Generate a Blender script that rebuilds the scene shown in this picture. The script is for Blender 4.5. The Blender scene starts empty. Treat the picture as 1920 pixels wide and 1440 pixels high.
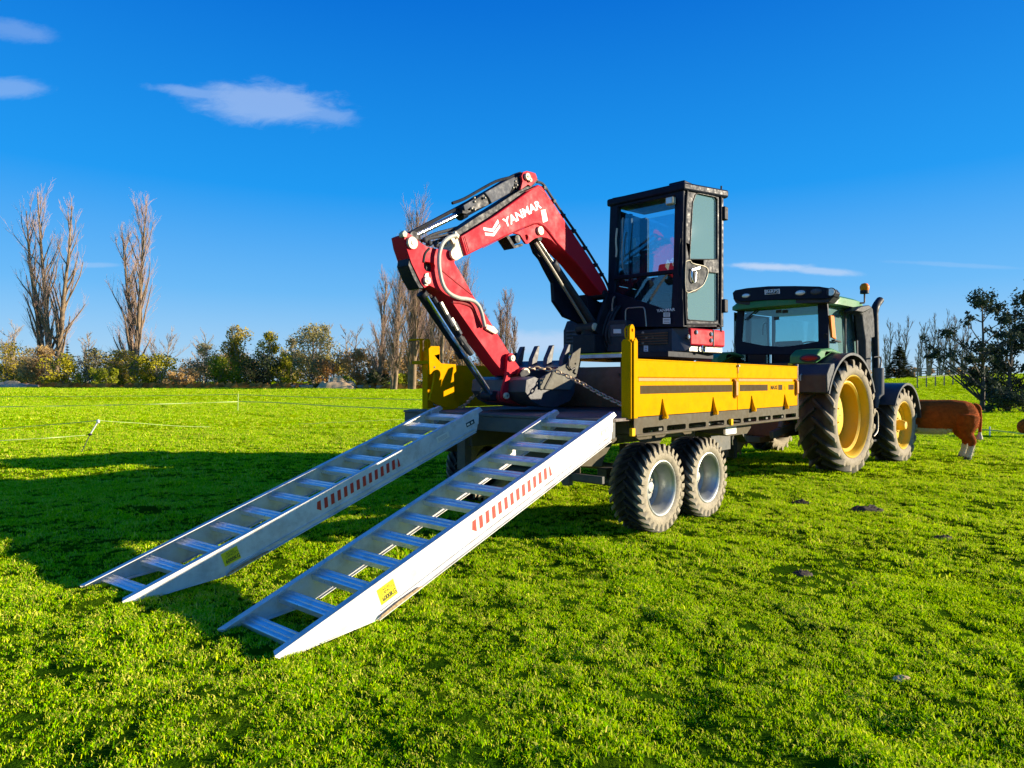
import bpy, math, random
import numpy as np
from mathutils import Vector, Matrix, noise
from mathutils.geometry import tessellate_polygon
random.seed(7)
rng = np.random.default_rng(11)
R = math.radians
SC = bpy.context.scene
COL = SC.collection

# ------------------------------------------------------------------ camera, sky, sun, exposure
F, CX, CY, EYE = 1220.0, 960.0, 716.0, 1.5       # focal length and horizon of the photograph, in its pixels
cam_data = bpy.data.cameras.new('camera')
cam_data.sensor_width = 36.0
cam_data.lens = F / 1920 * 36
cam_data.shift_y = (CY - 720) / 1920
cam_data.clip_end = 3000
cam_data.clip_start = 0.05
cam = bpy.data.objects.new('camera', cam_data)
cam.location = (0, 0, EYE)
cam.rotation_euler = (R(90), 0, 0)
COL.objects.link(cam)
SC.camera = cam

SUN_EL, SUN_AZ = 12.5, 91.0                      # azimuth clockwise from +Y
sd = Vector((math.sin(R(SUN_AZ)) * math.cos(R(SUN_EL)), math.cos(R(SUN_AZ)) * math.cos(R(SUN_EL)), math.sin(R(SUN_EL))))
sun_data = bpy.data.lights.new('sun', 'SUN')
sun_data.energy = 5.0
sun_data.angle = R(0.5)
sun_data.color = (1.0, 0.87, 0.66)
sun = bpy.data.objects.new('sun', sun_data)
sun.rotation_euler = sd.to_track_quat('Z', 'Y').to_euler()
COL.objects.link(sun)

SC.view_settings.view_transform = 'Standard'
SC.view_settings.look = 'None'
SC.view_settings.gamma = 1
SC.view_settings.exposure = 1.05
SC.view_settings.use_curve_mapping = False
SC.cycles.max_bounces = 8
SC.cycles.transparent_max_bounces = 24
SC.cycles.use_adaptive_sampling = True

world = bpy.data.worlds.new('World')
SC.world = world
world.use_nodes = True
wt = world.node_tree
for n in list(wt.nodes):
    wt.nodes.remove(n)

class NT:
    """small helper to write node trees"""
    def __init__(s, t): s.t = t
    def n(s, kind, **kw):
        nd = s.t.nodes.new(kind)
        for k, v in kw.items():
            if k == 'inp':
                for i, val in v.items():
                    if hasattr(val, 'node'):
                        s.t.links.new(val, nd.inputs[i])
                    else:
                        nd.inputs[i].default_value = val
            else:
                setattr(nd, k, v)
        return nd
    def m(s, op, a, b=0.0, c=0.0, clamp=False):
        nd = s.n('ShaderNodeMath', operation=op, use_clamp=clamp, inp={0: a, 1: b, 2: c})
        return nd.outputs[0]
    def noise(s, scale, detail=2.0, rough=0.5, vec=None, dist=0.0):
        d = {'Scale': scale, 'Detail': detail, 'Roughness': rough, 'Distortion': dist}
        if vec is not None: d['Vector'] = vec
        return s.n('ShaderNodeTexNoise', inp=d).outputs['Fac']
    def mix(s, f, a, b, blend='MIX'):
        nd = s.n('ShaderNodeMix', data_type='RGBA', blend_type=blend)
        for i, v in ((0, f), (6, a), (7, b)):
            if hasattr(v, 'node'): s.t.links.new(v, nd.inputs[i])
            else: nd.inputs[i].default_value = v
        return nd.outputs[2]
    def ramp(s, f, pts):
        nd = s.n('ShaderNodeValToRGB', inp={0: f})
        cr = nd.color_ramp
        while len(cr.elements) > 1: cr.elements.remove(cr.elements[-1])
        cr.elements[0].position, cr.elements[0].color = pts[0][0], c4(pts[0][1])
        for p, c in pts[1:]:
            e = cr.elements.new(p); e.color = c4(c)
        return nd.outputs[0]
    def smooth(s, v, lo, hi):
        return s.n('ShaderNodeMapRange', interpolation_type='SMOOTHSTEP', inp={0: v, 1: lo, 2: hi, 3: 0.0, 4: 1.0}).outputs[0]

def c4(c):
    if isinstance(c, (int, float)): return (c, c, c, 1)
    return tuple(c) + (1,) if len(c) == 3 else tuple(c)

w = NT(wt)
sky = w.n('ShaderNodeTexSky', sky_type='NISHITA', sun_disc=False, sun_elevation=R(SUN_EL), sun_rotation=R(SUN_AZ),
          altitude=0, air_density=1.0, dust_density=0.35, ozone_density=3.0)
hsv = w.n('ShaderNodeHueSaturation', inp={0: 0.497, 1: 1.22, 2: 1.0, 4: sky.outputs[0]})
tc = w.n('ShaderNodeTexCoord').outputs['Generated']
sep = w.n('ShaderNodeSeparateXYZ', inp={0: tc})
yy = w.m('MAXIMUM', sep.outputs[1], 0.02)
u = w.m('DIVIDE', sep.outputs[0], yy)
v = w.m('DIVIDE', sep.outputs[2], yy)
uv = w.n('ShaderNodeCombineXYZ', inp={0: u, 1: w.m('MULTIPLY', v, 2.2), 2: 0.3}).outputs[0]
n1 = w.noise(6.0, 8.0, 0.62, uv, 0.8)
n2 = w.noise(26.0, 6.0, 0.7, uv, 0.5)
total = None
# small thin clouds: (u, v, half widths, slant, strength) as directions in the sky
for (pu, pv, su, sv, sl, k) in (((505 - CX) / F, (CY - 195) / F, 150 / F, 42 / F, -0.10, 0.42), ((395 - CX) / F, (CY - 178) / F, 110 / F, 12 / F, -0.14, 0.3),
                                ((610 - CX) / F, (CY - 212) / F, 62 / F, 20 / F, -0.18, 0.28),
                                ((30 - CX) / F, (CY - 58) / F, 95 / F, 24 / F, -0.15, 0.2), ((10 - CX) / F, (CY - 165) / F, 90 / F, 22 / F, 0.0, 0.28),
                                ((1445 - CX) / F, (CY - 500) / F, 90 / F, 10 / F, -0.03, 0.8), ((1540 - CX) / F, (CY - 508) / F, 70 / F, 8 / F, -0.08, 0.6),
                                ((1030 - CX) / F, (CY - 640) / F, 150 / F, 26 / F, 0.0, 0.6),
                                ((1800 - CX) / F, (CY - 497) / F, 150 / F, 5 / F, -0.05, 0.15), ((160 - CX) / F, (CY - 497) / F, 60 / F, 5 / F, 0.0, 0.25)):
    du = w.m('SUBTRACT', u, pu)
    dv = w.m('SUBTRACT', w.m('SUBTRACT', v, pv), w.m('MULTIPLY', du, sl))
    q = w.m('ADD', w.m('POWER', w.m('ABSOLUTE', w.m('DIVIDE', du, su)), 2.0), w.m('POWER', w.m('ABSOLUTE', w.m('DIVIDE', dv, sv)), 2.0))
    q = w.m('ADD', w.m('SQRT', q), w.m('MULTIPLY', w.m('SUBTRACT', n1, 0.5), 1.5))
    q = w.m('ADD', q, w.m('MULTIPLY', w.m('SUBTRACT', n2, 0.5), 0.8))
    f = w.m('MULTIPLY', w.smooth(q, 1.15, 0.35), k)
    total = f if total is None else w.m('MAXIMUM', total, f)
total = w.m('MULTIPLY', total, w.m('GREATER_THAN', sep.outputs[1], 0.05))
# the clear deep winter blue of this sky by height above the horizon, over the Nishita sky
el = w.m('MAXIMUM', sep.outputs[2], 0.0)
grad = w.ramp(el, [(0.0, (0.5, 0.71, 0.88)), (0.04, (0.35, 0.62, 0.91)), (0.13, (0.14, 0.48, 0.93)), (0.27, (0.008, 0.32, 0.9)), (0.5, (0.0, 0.165, 0.7)), (1.0, (0.0, 0.06, 0.4))])
gs = w.n('ShaderNodeVectorMath', operation='SCALE', inp={0: grad, 3: 7.2}).outputs[0]
blue = w.mix(0.9, hsv.outputs[0], gs)
skyc = w.mix(total, blue, (4.0, 4.9, 6.4, 1))
bg = w.n('ShaderNodeBackground', inp={0: skyc, 1: 0.07})
wo = w.n('ShaderNodeOutputWorld', inp={0: bg.outputs[0]})

# ------------------------------------------------------------------ material helpers
def new_mat(name):
    m = bpy.data.materials.new(name)
    m.use_nodes = True
    t = m.node_tree
    for n in list(t.nodes): t.nodes.remove(n)
    k = NT(t)
    out = k.n('ShaderNodeOutputMaterial')
    return m, k, out

def paint(name, col, rough=0.4, metal=0.0, var=0.12, scale=6.0, bump=0.02, bscale=40.0, dirt=None, dirt_amt=0.35, coat=0.0, spec=0.5, dscale=3.0):
    """painted or bare surface with fine variation, speckle and optional dirt"""
    m, k, out = new_mat(name)
    tcn = k.n('ShaderNodeTexCoord').outputs['Object']
    n = k.noise(scale, 5.0, 0.6, tcn)
    lo = tuple(c * (1 - var) for c in col); hi = tuple(min(1, c * (1 + var)) for c in col)
    c = k.ramp(n, [(0.3, lo), (0.7, hi)])
    rn = k.noise(scale * 3, 4.0, 0.6, tcn)
    rr = k.n('ShaderNodeMapRange', inp={0: rn, 1: 0.3, 2: 0.7, 3: max(0.03, rough * 0.75), 4: min(1, rough * 1.3)}).outputs[0]
    if dirt is not None:
        dn = k.noise(dscale, 8.0, 0.7, tcn)
        dm = k.m('MULTIPLY', k.smooth(dn, 0.42, 0.68), dirt_amt)
        c = k.mix(dm, c, c4(dirt))
        rr = k.m('ADD', rr, k.m('MULTIPLY', dm, 0.4), clamp=True)
    b = k.n('ShaderNodeBsdfPrincipled', inp={'Base Color': c, 'Roughness': rr, 'Metallic': metal, 'Coat Weight': coat, 'Coat Roughness': 0.08, 'Specular IOR Level': spec})
    if bump:
        bn = k.noise(bscale, 4.0, 0.6, tcn)
        bp = k.n('ShaderNodeBump', inp={'Strength': min(1.0, bump * 10), 'Distance': 0.004, 'Height': bn})
        k.t.links.new(bp.outputs[0], b.inputs['Normal'])
    k.t.links.new(b.outputs[0], out.inputs[0])
    return m

def glass(name, tint, refl=0.25, alpha=0.85, rough=0.01):
    m, k, out = new_mat(name)
    fr = k.n('ShaderNodeFresnel', inp={0: 1.5}).outputs[0]
    f = k.m('ADD', k.m('MULTIPLY', fr, 1.1), refl * 0.2, clamp=True)
    tr = k.n('ShaderNodeBsdfTransparent', inp={0: c4(tint)})
    gl = k.n('ShaderNodeBsdfGlossy', inp={0: (0.9, 0.95, 1, 1), 'Roughness': rough})
    paled = k.n('ShaderNodeBsdfDiffuse', inp={0: (0.34, 0.6, 0.6, 1)})  # teal layer painting the sky's brightness into the panes
    mx0 = k.n('ShaderNodeMixShader', inp={0: 1 - alpha, 1: tr.outputs[0], 2: paled.outputs[0]})
    mx = k.n('ShaderNodeMixShader', inp={0: f, 1: mx0.outputs[0], 2: gl.outputs[0]})
    k.t.links.new(mx.outputs[0], out.inputs[0])
    return m

M = {}
M['yellow'] = paint('yellow_paint', (0.68, 0.315, 0.0003), 0.6, var=0.05, dscale=7.0, dirt=(0.36, 0.17, 0.01), dirt_amt=0.25, bump=0.006, spec=0.01)
M['yellow_rim'] = paint('yellow_rim_paint', (0.68, 0.42, 0.001), 0.6, var=0.06, dirt=(0.3, 0.22, 0.08), dirt_amt=0.35, bump=0.01)
M['groove'] = paint('ochre_groove_paint', (0.4, 0.16, 0.002), 0.5, var=0.1)
M['stripe'] = paint('brown_grey_stripe', (0.075, 0.052, 0.024), 0.8, var=0.05, bump=0, spec=0.05)
M['khaki'] = paint('grey_chassis_paint', (0.105, 0.09, 0.06), 0.7, var=0.08, dirt=(0.12, 0.09, 0.05), dirt_amt=0.4, bump=0.006, spec=0.15)
M['chassis'] = paint('dark_chassis_paint', (0.075, 0.078, 0.075), 0.5, var=0.2, dirt=(0.13, 0.1, 0.06), dirt_amt=0.55)
M['deck'] = paint('worn_steel_deck', (0.14, 0.11, 0.1), 0.6, var=0.3, dirt=(0.2, 0.11, 0.05), dirt_amt=0.6, bump=0.05)
M['alu'] = paint('brushed_aluminium', (0.8, 0.83, 0.87), 0.34, metal=0.6, var=0.07, scale=9, dirt=(0.3, 0.25, 0.17), dirt_amt=0.35, dscale=9.0, bump=0.02, bscale=90)
M['alu_rail'] = paint('weathered_aluminium', (0.72, 0.71, 0.67), 0.5, metal=0.12, var=0.06, scale=4, dirt=(0.4, 0.32, 0.22), dirt_amt=0.45, dscale=6.0, bump=0.012, bscale=80)
M['scuff'] = paint('mud_scuffs', (0.34, 0.24, 0.13), 0.9, var=0.5, scale=40)
M['red'] = paint('glossy_red_paint', (0.52, 0.012, 0.028), 0.5, var=0.03, scale=2, dirt=(0.3, 0.09, 0.06), dirt_amt=0.08, bump=0.0, spec=0.09)
M['reddark'] = paint('worn_red_casting', (0.33, 0.012, 0.02), 0.45, var=0.15, dirt=(0.12, 0.07, 0.05), dirt_amt=0.4)
M['black'] = paint('satin_black_paint', (0.014, 0.016, 0.022), 0.5, var=0.2, dirt=(0.04, 0.036, 0.032), dirt_amt=0.12, bump=0.004, spec=0.18)
M['cabpaint'] = paint('navy_black_cab_paint', (0.007, 0.011, 0.024), 0.5, var=0.15, dirt=(0.04, 0.04, 0.045), dirt_amt=0.03, spec=0.13, bump=0.0)
M['plastic'] = paint('dark_grey_plastic', (0.04, 0.044, 0.052), 0.6, var=0.15, dirt=(0.1, 0.09, 0.07), dirt_amt=0.3, bump=0.006, spec=0.15)
M['grey'] = paint('mid_grey_plastic', (0.085, 0.092, 0.11), 0.6, var=0.1, dirt=(0.12, 0.1, 0.08), dirt_amt=0.3, spec=0.15)
M['rubber'] = paint('hose_rubber', (0.02, 0.02, 0.022), 0.6, var=0.2)
M['hose'] = paint('pale_hose_sleeve', (0.42, 0.42, 0.36), 0.5, var=0.15)
M['chrome'] = paint('chrome_rod', (0.8, 0.8, 0.8), 0.12, metal=1.0, var=0.03, bump=0)
M['steel'] = paint('bare_steel', (0.36, 0.345, 0.3), 0.5, metal=0.7, var=0.15, dirt=(0.2, 0.12, 0.06), dirt_amt=0.4)
M['cast'] = paint('cream_casting_and_glare', (0.62, 0.55, 0.4), 0.55, metal=0.1, var=0.15, spec=0.2)  # pins and fittings; on the boom tip the cream stands for sun glare
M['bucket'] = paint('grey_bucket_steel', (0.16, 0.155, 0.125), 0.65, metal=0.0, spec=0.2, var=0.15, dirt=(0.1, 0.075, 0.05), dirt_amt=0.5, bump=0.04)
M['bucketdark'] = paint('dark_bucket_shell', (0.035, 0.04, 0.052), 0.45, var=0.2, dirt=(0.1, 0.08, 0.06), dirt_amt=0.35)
M['rust'] = paint('rusty_brown_steel', (0.16, 0.075, 0.03), 0.7, var=0.35, dirt=(0.07, 0.04, 0.03), dirt_amt=0.5, bump=0.04)
M['chain'] = paint('weathered_chain_steel', (0.5, 0.38, 0.24), 0.5, metal=0.35, var=0.35, scale=20)
M['galv'] = paint('galvanised_rim', (0.42, 0.44, 0.42), 0.42, metal=0.75, var=0.12, dirt=(0.26, 0.23, 0.17), dirt_amt=0.45)
M['white'] = paint('white_decal', (0.8, 0.8, 0.78), 0.5, var=0.03, bump=0)
M['cream'] = paint('cream_decal', (0.82, 0.76, 0.62), 0.5, var=0.03, bump=0)
M['ink'] = paint('black_ink', (0.02, 0.02, 0.02), 0.6, var=0.05, bump=0)
M['inkgrey'] = paint('faded_print', (0.55, 0.45, 0.38), 0.6, var=0.05, bump=0)
M['decalyellow'] = paint('yellow_sticker', (0.85, 0.7, 0.01), 0.45, var=0.04, bump=0)
M['hazard'] = paint('red_hazard_film', (0.62, 0.035, 0.02), 0.5, var=0.1, bump=0)
M['amber'] = paint('amber_lens', (0.8, 0.19, 0.001), 0.4, var=0.05, bump=0, spec=0.15)
M['marker'] = paint('yellow_amber_reflector', (0.8, 0.42, 0.002), 0.5, var=0.05, bump=0, spec=0.1)
M['redlens'] = paint('red_lens', (0.3, 0.015, 0.015), 0.4, var=0.1, bump=0, spec=0.2)
M['lamp'] = paint('clear_lamp_lens', (0.72, 0.72, 0.66), 0.15, metal=0.3, var=0.05, bump=0)
M['green'] = paint('tractor_green_paint', (0.045, 0.2, 0.065), 0.45, var=0.08, dirt=(0.2, 0.18, 0.11), dirt_amt=0.25, spec=0.2)
M['fender'] = paint('dusty_black_fender', (0.03, 0.034, 0.045), 0.42, var=0.15, dirt=(0.1, 0.085, 0.06), dirt_amt=0.25, spec=0.3)
M['seat'] = paint('seat_cloth', (0.03, 0.035, 0.05), 0.9, var=0.2)
M['wood'] = paint('weathered_timber', (0.2, 0.17, 0.13), 0.85, var=0.3, bump=0.05)
M['tape'] = paint('white_fence_tape', (0.42, 0.52, 0.2), 0.7, var=0.05, bump=0)
M['clay'] = paint('dry_clay_soil', (0.62, 0.42, 0.22), 0.95, var=0.3, scale=2, bump=0.08, bscale=8)
M['log'] = paint('cut_log_bark', (0.33, 0.24, 0.16), 0.9, var=0.3, scale=4)
M['glass_cab'] = glass('tinted_cab_glass', (0.72, 0.88, 0.93), 0.1, 0.995)
M['glass_door'] = glass('sky_teal_door_glass', (0.72, 0.9, 0.95), 0.15, 0.62)
M['glass_tractor'] = glass('green_tractor_glass', (0.7, 0.88, 0.88), 0.15, 0.99)
M['mirror'] = paint('mirror_face', (0.7, 0.75, 0.8), 0.05, metal=1, var=0.02, bump=0)

def tyre_mat(name, tread, wall, r_in, r_out):
    """dusty rubber: the sidewalls are caked with pale dried mud, the tread is dark"""
    m, k, out = new_mat(name)
    tcn = k.n('ShaderNodeTexCoord').outputs['Object']
    at = k.n('ShaderNodeAttribute', attribute_name='dust').outputs['Fac']
    n = k.noise(9, 6, 0.65, tcn)
    n2 = k.noise(38, 5, 0.7, tcn)
    a = k.ramp(n2, [(0.3, tuple(c * 0.7 for c in wall)), (0.7, tuple(c * 1.15 for c in wall))])
    d = k.ramp(n, [(0.3, tuple(c * 0.7 for c in tread)), (0.7, tuple(c * 1.4 for c in tread))])
    f = k.m('MULTIPLY', at, k.smooth(n, 0.12, 0.5))
    c = k.mix(f, d, a)
    b = k.n('ShaderNodeBsdfPrincipled', inp={'Base Color': c, 'Roughness': 0.82, 'Specular IOR Level': 0.3})
    bp = k.n('ShaderNodeBump', inp={'Strength': 0.4, 'Distance': 0.006, 'Height': n2})
    k.t.links.new(bp.outputs[0], b.inputs['Normal'])
    k.t.links.new(b.outputs[0], out.inputs[0])
    return m
M['tyre'] = tyre_mat('trailer_tyre_rubber', (0.022, 0.022, 0.023), (0.36, 0.31, 0.22), 0, 1)
M['tyre_big'] = tyre_mat('tractor_tyre_rubber', (0.03, 0.026, 0.022), (0.32, 0.27, 0.19), 0, 1)

# ------------------------------------------------------------------ mesh helpers
class MB:
    """collects shapes and links them as ONE mesh object"""
    def __init__(s):
        s.v, s.f, s.mi, s.dust = [], [], [], []
        s.cur = 0
    def add(s, vs, fs, dust=None):
        o = len(s.v)
        s.v += [tuple(p) for p in vs]
        s.f += [tuple(i + o for i in f) for f in fs]
        s.mi += [s.cur] * len(fs)
        s.dust += list(dust) if dust is not None else [0.0] * len(vs)
        return s
    def box(s, a0, a1, b0, b1, z0, z1):
        vs = [(a, b, z) for a in (a0, a1) for b in (b0, b1) for z in (z0, z1)]
        fs = [(0, 1, 3, 2), (4, 6, 7, 5), (0, 4, 5, 1), (2, 3, 7, 6), (0, 2, 6, 4), (1, 5, 7, 3)]
        return s.add(vs, fs)
    def bar(s, p, q, w, h, up=(0, 0, 1)):
        """rectangular bar from p to q, w across, h along up"""
        p, q = Vector(p), Vector(q); d = (q - p).normalized(); up = Vector(up)
        x = d.cross(up).normalized() * (w / 2); y = x.cross(d).normalized() * (h / 2)
        vs = [c + sx * x + sy * y for c in (p, q) for sx, sy in ((-1, -1), (1, -1), (1, 1), (-1, 1))]
        fs = [(3, 2, 1, 0), (4, 5, 6, 7)] + [(i, (i + 1) % 4, 4 + (i + 1) % 4, 4 + i) for i in range(4)]
        return s.add(vs, fs)
    def tube(s, pts, r, n=10, caps=True, closed=False):
        pts = [Vector(p) for p in pts]; N = len(pts)
        rs = list(r) if hasattr(r, '__len__') else [r] * N
        vs, prev = [], None
        for i, p in enumerate(pts):
            if closed: d = pts[(i + 1) % N] - pts[i - 1]
            else: d = pts[min(i + 1, N - 1)] - pts[max(i - 1, 0)]
            d.normalize()
            if prev is None:
                x = d.orthogonal().normalized()
            else:
                x = prev - d * prev.dot(d)
                x = x.normalized() if x.length > 1e-6 else d.orthogonal().normalized()
            prev = x; y = d.cross(x)
            for k in range(n):
                t = 2 * math.pi * k / n
                vs.append(p + (x * math.cos(t) + y * math.sin(t)) * rs[i])
        fs = []
        for i in range(N if closed else N - 1):
            j = (i + 1) % N
            for k in range(n):
                l = (k + 1) % n
                fs.append((i * n + k, i * n + l, j * n + l, j * n + k))
        if caps and not closed:
            fs.append(tuple(reversed(range(n)))); fs.append(tuple((N - 1) * n + k for k in range(n)))
        return s.add(vs, fs)
    def cyl(s, p, q, r, n=20, r2=None):
        return s.tube([p, q], [r, r if r2 is None else r2], n)
    def prism(s, outer, ext, holes=()):
        """polygon (with holes) in any plane, pushed along the vector ext"""
        ext = Vector(ext); loops = [[Vector(p) for p in outer]] + [[Vector(p) for p in h] for h in holes]
        flat = [p for l in loops for p in l]; n = len(flat)
        tris = tessellate_polygon(loops)
        # tessellate's facing is arbitrary: make the base face away from ext
        fs = []
        for t in tris:
            a, b, c = (flat[i] for i in t)
            nn = (b - a).cross(c - a)
            if nn.dot(ext) > 0: t = tuple(reversed(t))
            fs.append(tuple(t)); fs.append(tuple(i + n for i in reversed(t)))
        o = 0
        for l in loops:
            m = len(l)
            cen = sum(l, Vector()) / m
            ar = Vector()
            for i in range(m): ar += (l[i] - cen).cross(l[(i + 1) % m] - cen)
            flip = ar.dot(ext) < 0
            if o > 0: flip = not flip
            for i in range(m):
                j = (i + 1) % m
                q = (o + i, o + j, o + j + n, o + i + n)
                fs.append(tuple(reversed(q)) if flip else q)
            o += m
        return s.add(flat + [p + ext for p in flat], fs)
    def lathe(s, prof, cen, axis, seg=48, dust=None):
        """prof: (distance along axis, radius); closed ring profile when first equals last"""
        cen, ax = Vector(cen), Vector(axis).normalized()
        x = ax.orthogonal().normalized(); y = ax.cross(x)
        vs, fs, ds = [], [], []
        n = len(prof)
        for k in range(seg):
            t = 2 * math.pi * k / seg
            d = x * math.cos(t) + y * math.sin(t)
            for i, (h, r) in enumerate(prof):
                vs.append(cen + ax * h + d * r)
                ds.append(dust[i] if dust else 0.0)
        for k in range(seg):
            l = (k + 1) % seg
            for i in range(n - 1):
                fs.append((k * n + i, l * n + i, l * n + i + 1, k * n + i + 1))
        return s.add(vs, fs, ds)
    def sphere(s, c, r, n=12, sc=(1, 1, 1)):
        vs = []; fs = []
        for i in range(n + 1):
            th = math.pi * i / n
            for k in range(2 * n):
                ph = math.pi * k / n
                vs.append((c[0] + r * sc[0] * math.sin(th) * math.cos(ph), c[1] + r * sc[1] * math.sin(th) * math.sin(ph), c[2] + r * sc[2] * math.cos(th)))
        for i in range(n):
            for k in range(2 * n):
                l = (k + 1) % (2 * n)
                fs.append((i * 2 * n + k, (i + 1) * 2 * n + k, (i + 1) * 2 * n + l, i * 2 * n + l))
        return s.add(vs, fs)
    def build(s, name, mats, parent=None, loc=None, bevel=0.0, smooth=35.0, xf=None):
        me = bpy.data.meshes.new(name)
        vs = s.v
        if xf is not None: vs = [tuple(xf @ Vector(p)) for p in vs]
        me.from_pydata(vs, [], s.f)
        if not isinstance(mats, (list, tuple)): mats = [mats]
        for mt in mats: me.materials.append(mt)
        if len(mats) > 1: me.polygons.foreach_set('material_index', s.mi)
        if any(s.dust):
            at = me.attributes.new('dust', 'FLOAT', 'POINT'); at.data.foreach_set('value', s.dust)
        if smooth:
            me.polygons.foreach_set('use_smooth', [True] * len(me.polygons))
            me.set_sharp_from_angle(angle=R(smooth))
        me.update()
        o = bpy.data.objects.new(name, me)
        COL.objects.link(o)
        if parent is not None:
            o.parent = parent
            if loc is None:
                b = base_of(parent)
                o.location = (-b[0], -b[1], -b[2])
            else: o.location = loc
        elif loc is not None: o.location = loc
        if bevel:
            bm = o.modifiers.new('bevel', 'BEVEL'); bm.width = bevel; bm.segments = 2; bm.limit_method = 'ANGLE'; bm.angle_limit = R(40)
        return o

def base_of(o):
    """local-frame base that the ancestors of o have already used up; parts of parts sit at zero"""
    return tuple(o['_base']) if '_base' in o else (0, 0, 0)

def tag(o, label=None, cat=None, group=None, kind=None):
    if label: o['label'] = label
    if cat: o['category'] = cat
    if group: o['group'] = group
    if kind: o['kind'] = kind
    return o

def lerp(p, q, t): return tuple(p[i] + (q[i] - p[i]) * t for i in range(len(p)))

class Frame:
    """a vehicle's own axes on the ground: a forward, b left, z up; and the photograph's sight lines in them"""
    def __init__(s, ox, oy, heading):
        s.o = Vector((ox, oy, 0)); s.h = heading
        s.d1 = Vector((math.cos(heading), math.sin(heading), 0)); s.d2 = Vector((-math.sin(heading), math.cos(heading), 0))
        s.oa, s.ob = s.o.dot(s.d1), s.o.dot(s.d2)
    def ray(s, px, py): return Vector(((px - CX) / F, 1, (CY - py) / F))
    def at_b(s, px, py, b):
        r = s.ray(px, py); t = (b + s.ob) / r.dot(s.d2)
        return Vector((t * r.dot(s.d1) - s.oa, b, EYE + t * r.z))
    def at_a(s, px, py, a):
        r = s.ray(px, py); t = (a + s.oa) / r.dot(s.d1)
        return Vector((a, t * r.dot(s.d2) - s.ob, EYE + t * r.z))
    def at_v(s, px, py, p0, p1):
        """where the sight line meets the upright plane through two plan points"""
        r = s.ray(px, py); ra, rb = r.dot(s.d1), r.dot(s.d2)
        n = (-(p1[1] - p0[1]), p1[0] - p0[0])
        t = ((p0[0] + s.oa) * n[0] + (p0[1] + s.ob) * n[1]) / (ra * n[0] + rb * n[1])
        return Vector((t * ra - s.oa, t * rb - s.ob, EYE + t * r.z))
    def world(s, a, b, z=0): return s.o + s.d1 * a + s.d2 * b + Vector((0, 0, z))
    def empty(s, name, base=(0, 0, 0)):
        e = bpy.data.objects.new(name, None); COL.objects.link(e)
        e.location = s.world(*base); e.rotation_euler = (0, 0, s.h); e.empty_display_size = 0.2
        e['_base'] = list(base)
        return e

def put_text(txt, name, mat, parent, origin, xdir, ydir, height, width=None, lift=0.004, bold=0.0, shear=0.0, depth=0.001):
    """flat lettering laid on a surface"""
    cu = bpy.data.curves.new(name, 'FONT'); cu.body = txt; cu.size = 1.0; cu.offset = bold; cu.shear = shear; cu.extrude = 0; cu.resolution_u = 2
    tmp = bpy.data.objects.new(name, cu); COL.objects.link(tmp)
    dg = bpy.context.evaluated_depsgraph_get()
    me = bpy.data.meshes.new_from_object(tmp.evaluated_get(dg))
    bpy.data.objects.remove(tmp); bpy.data.curves.remove(cu)
    co = np.array([v.co[:] for v in me.vertices]); fs = [tuple(p.vertices) for p in me.polygons]
    bpy.data.meshes.remove(me)
    co[:, :2] -= co[:, :2].min(axis=0)
    w0, h0 = co[:, 0].max(), co[:, 1].max()
    sx = (width / w0) if width else height / h0
    X, Y = Vector(xdir).normalized(), Vector(ydir).normalized()
    N = X.cross(Y).normalized()
    vs = [Vector(origin) + X * float(c[0] * sx) + Y * float(c[1] * height / h0) + N * lift for c in co]
    mb = MB(); mb.add(vs, fs)
    return mb.build(name, mat, parent, smooth=0)

# ------------------------------------------------------------------ ground
T = Frame(1.143, 6.09, math.atan2(0.7306, 0.6828))          # trailer axes, origin under its rear right corner
G = Frame(5.66, 10.7, R(42.0))                              # tractor axes, origin under its rear right tyre face

def sstep(x, a, b):
    t = min(1.0, max(0.0, (x - a) / (b - a))); return t * t * (3 - 2 * t)
def rise(x, y):
    d = math.hypot(x, y)
    return sstep(d, 28, 105) * (0.75 + 1.75 * sstep(x / max(y, 1), 0.28, 0.75) ) + sstep(d, 105, 700) * 1.2
def hgt(x, y):
    d = math.hypot(x, y)
    a = 1.0 - sstep(d, 18, 60)
    # hoof-pitted turf: low lumps and small pits; y is stretched so the lumps do not read as ripples
    n = noise.noise(Vector((x * 0.55, y * 0.55, 1.7))) * 0.045
    n += noise.noise(Vector((x * 1.9, y * 1.9, 5.1))) * 0.036
    n += noise.noise(Vector((x * 5.2, y * 5.2, 9.4))) * 0.018
    return n * a + rise(x, y) + (noise.noise(Vector((x * 0.12, y * 0.12, 3.3))) * 0.12 * sstep(d, 20, 50))

def ground_mesh():
    xs, ys = [], []
    def axis(lim, step0, fine, grow):
        out = [0.0]; st = step0
        while out[-1] < lim:
            if out[-1] > fine: st *= grow
            out.append(out[-1] + st)
        return out
    px = axis(900, 0.075, 8.0, 1.06)
    X = [-q for q in reversed(px[1:])] + px
    py = axis(1500, 0.075, 14.0, 1.05)
    Y = [-30.0, -12.0, -5.0, -2.0, -1.0, -0.4, 0.3] + [q + 0.9 for q in py]
    nx, ny = len(X), len(Y)
    vs = [(x, y, hgt(x, y)) for y in Y for x in X]
    idx = np.arange(nx * ny).reshape(ny, nx)
    fs = np.stack([idx[:-1, :-1], idx[:-1, 1:], idx[1:, 1:], idx[1:, :-1]], -1).reshape(-1, 4).tolist()
    me = bpy.data.meshes.new('field'); me.from_pydata(vs, [], fs)
    me.polygons.foreach_set('use_smooth', [True] * len(me.polygons))
    return me

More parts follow.
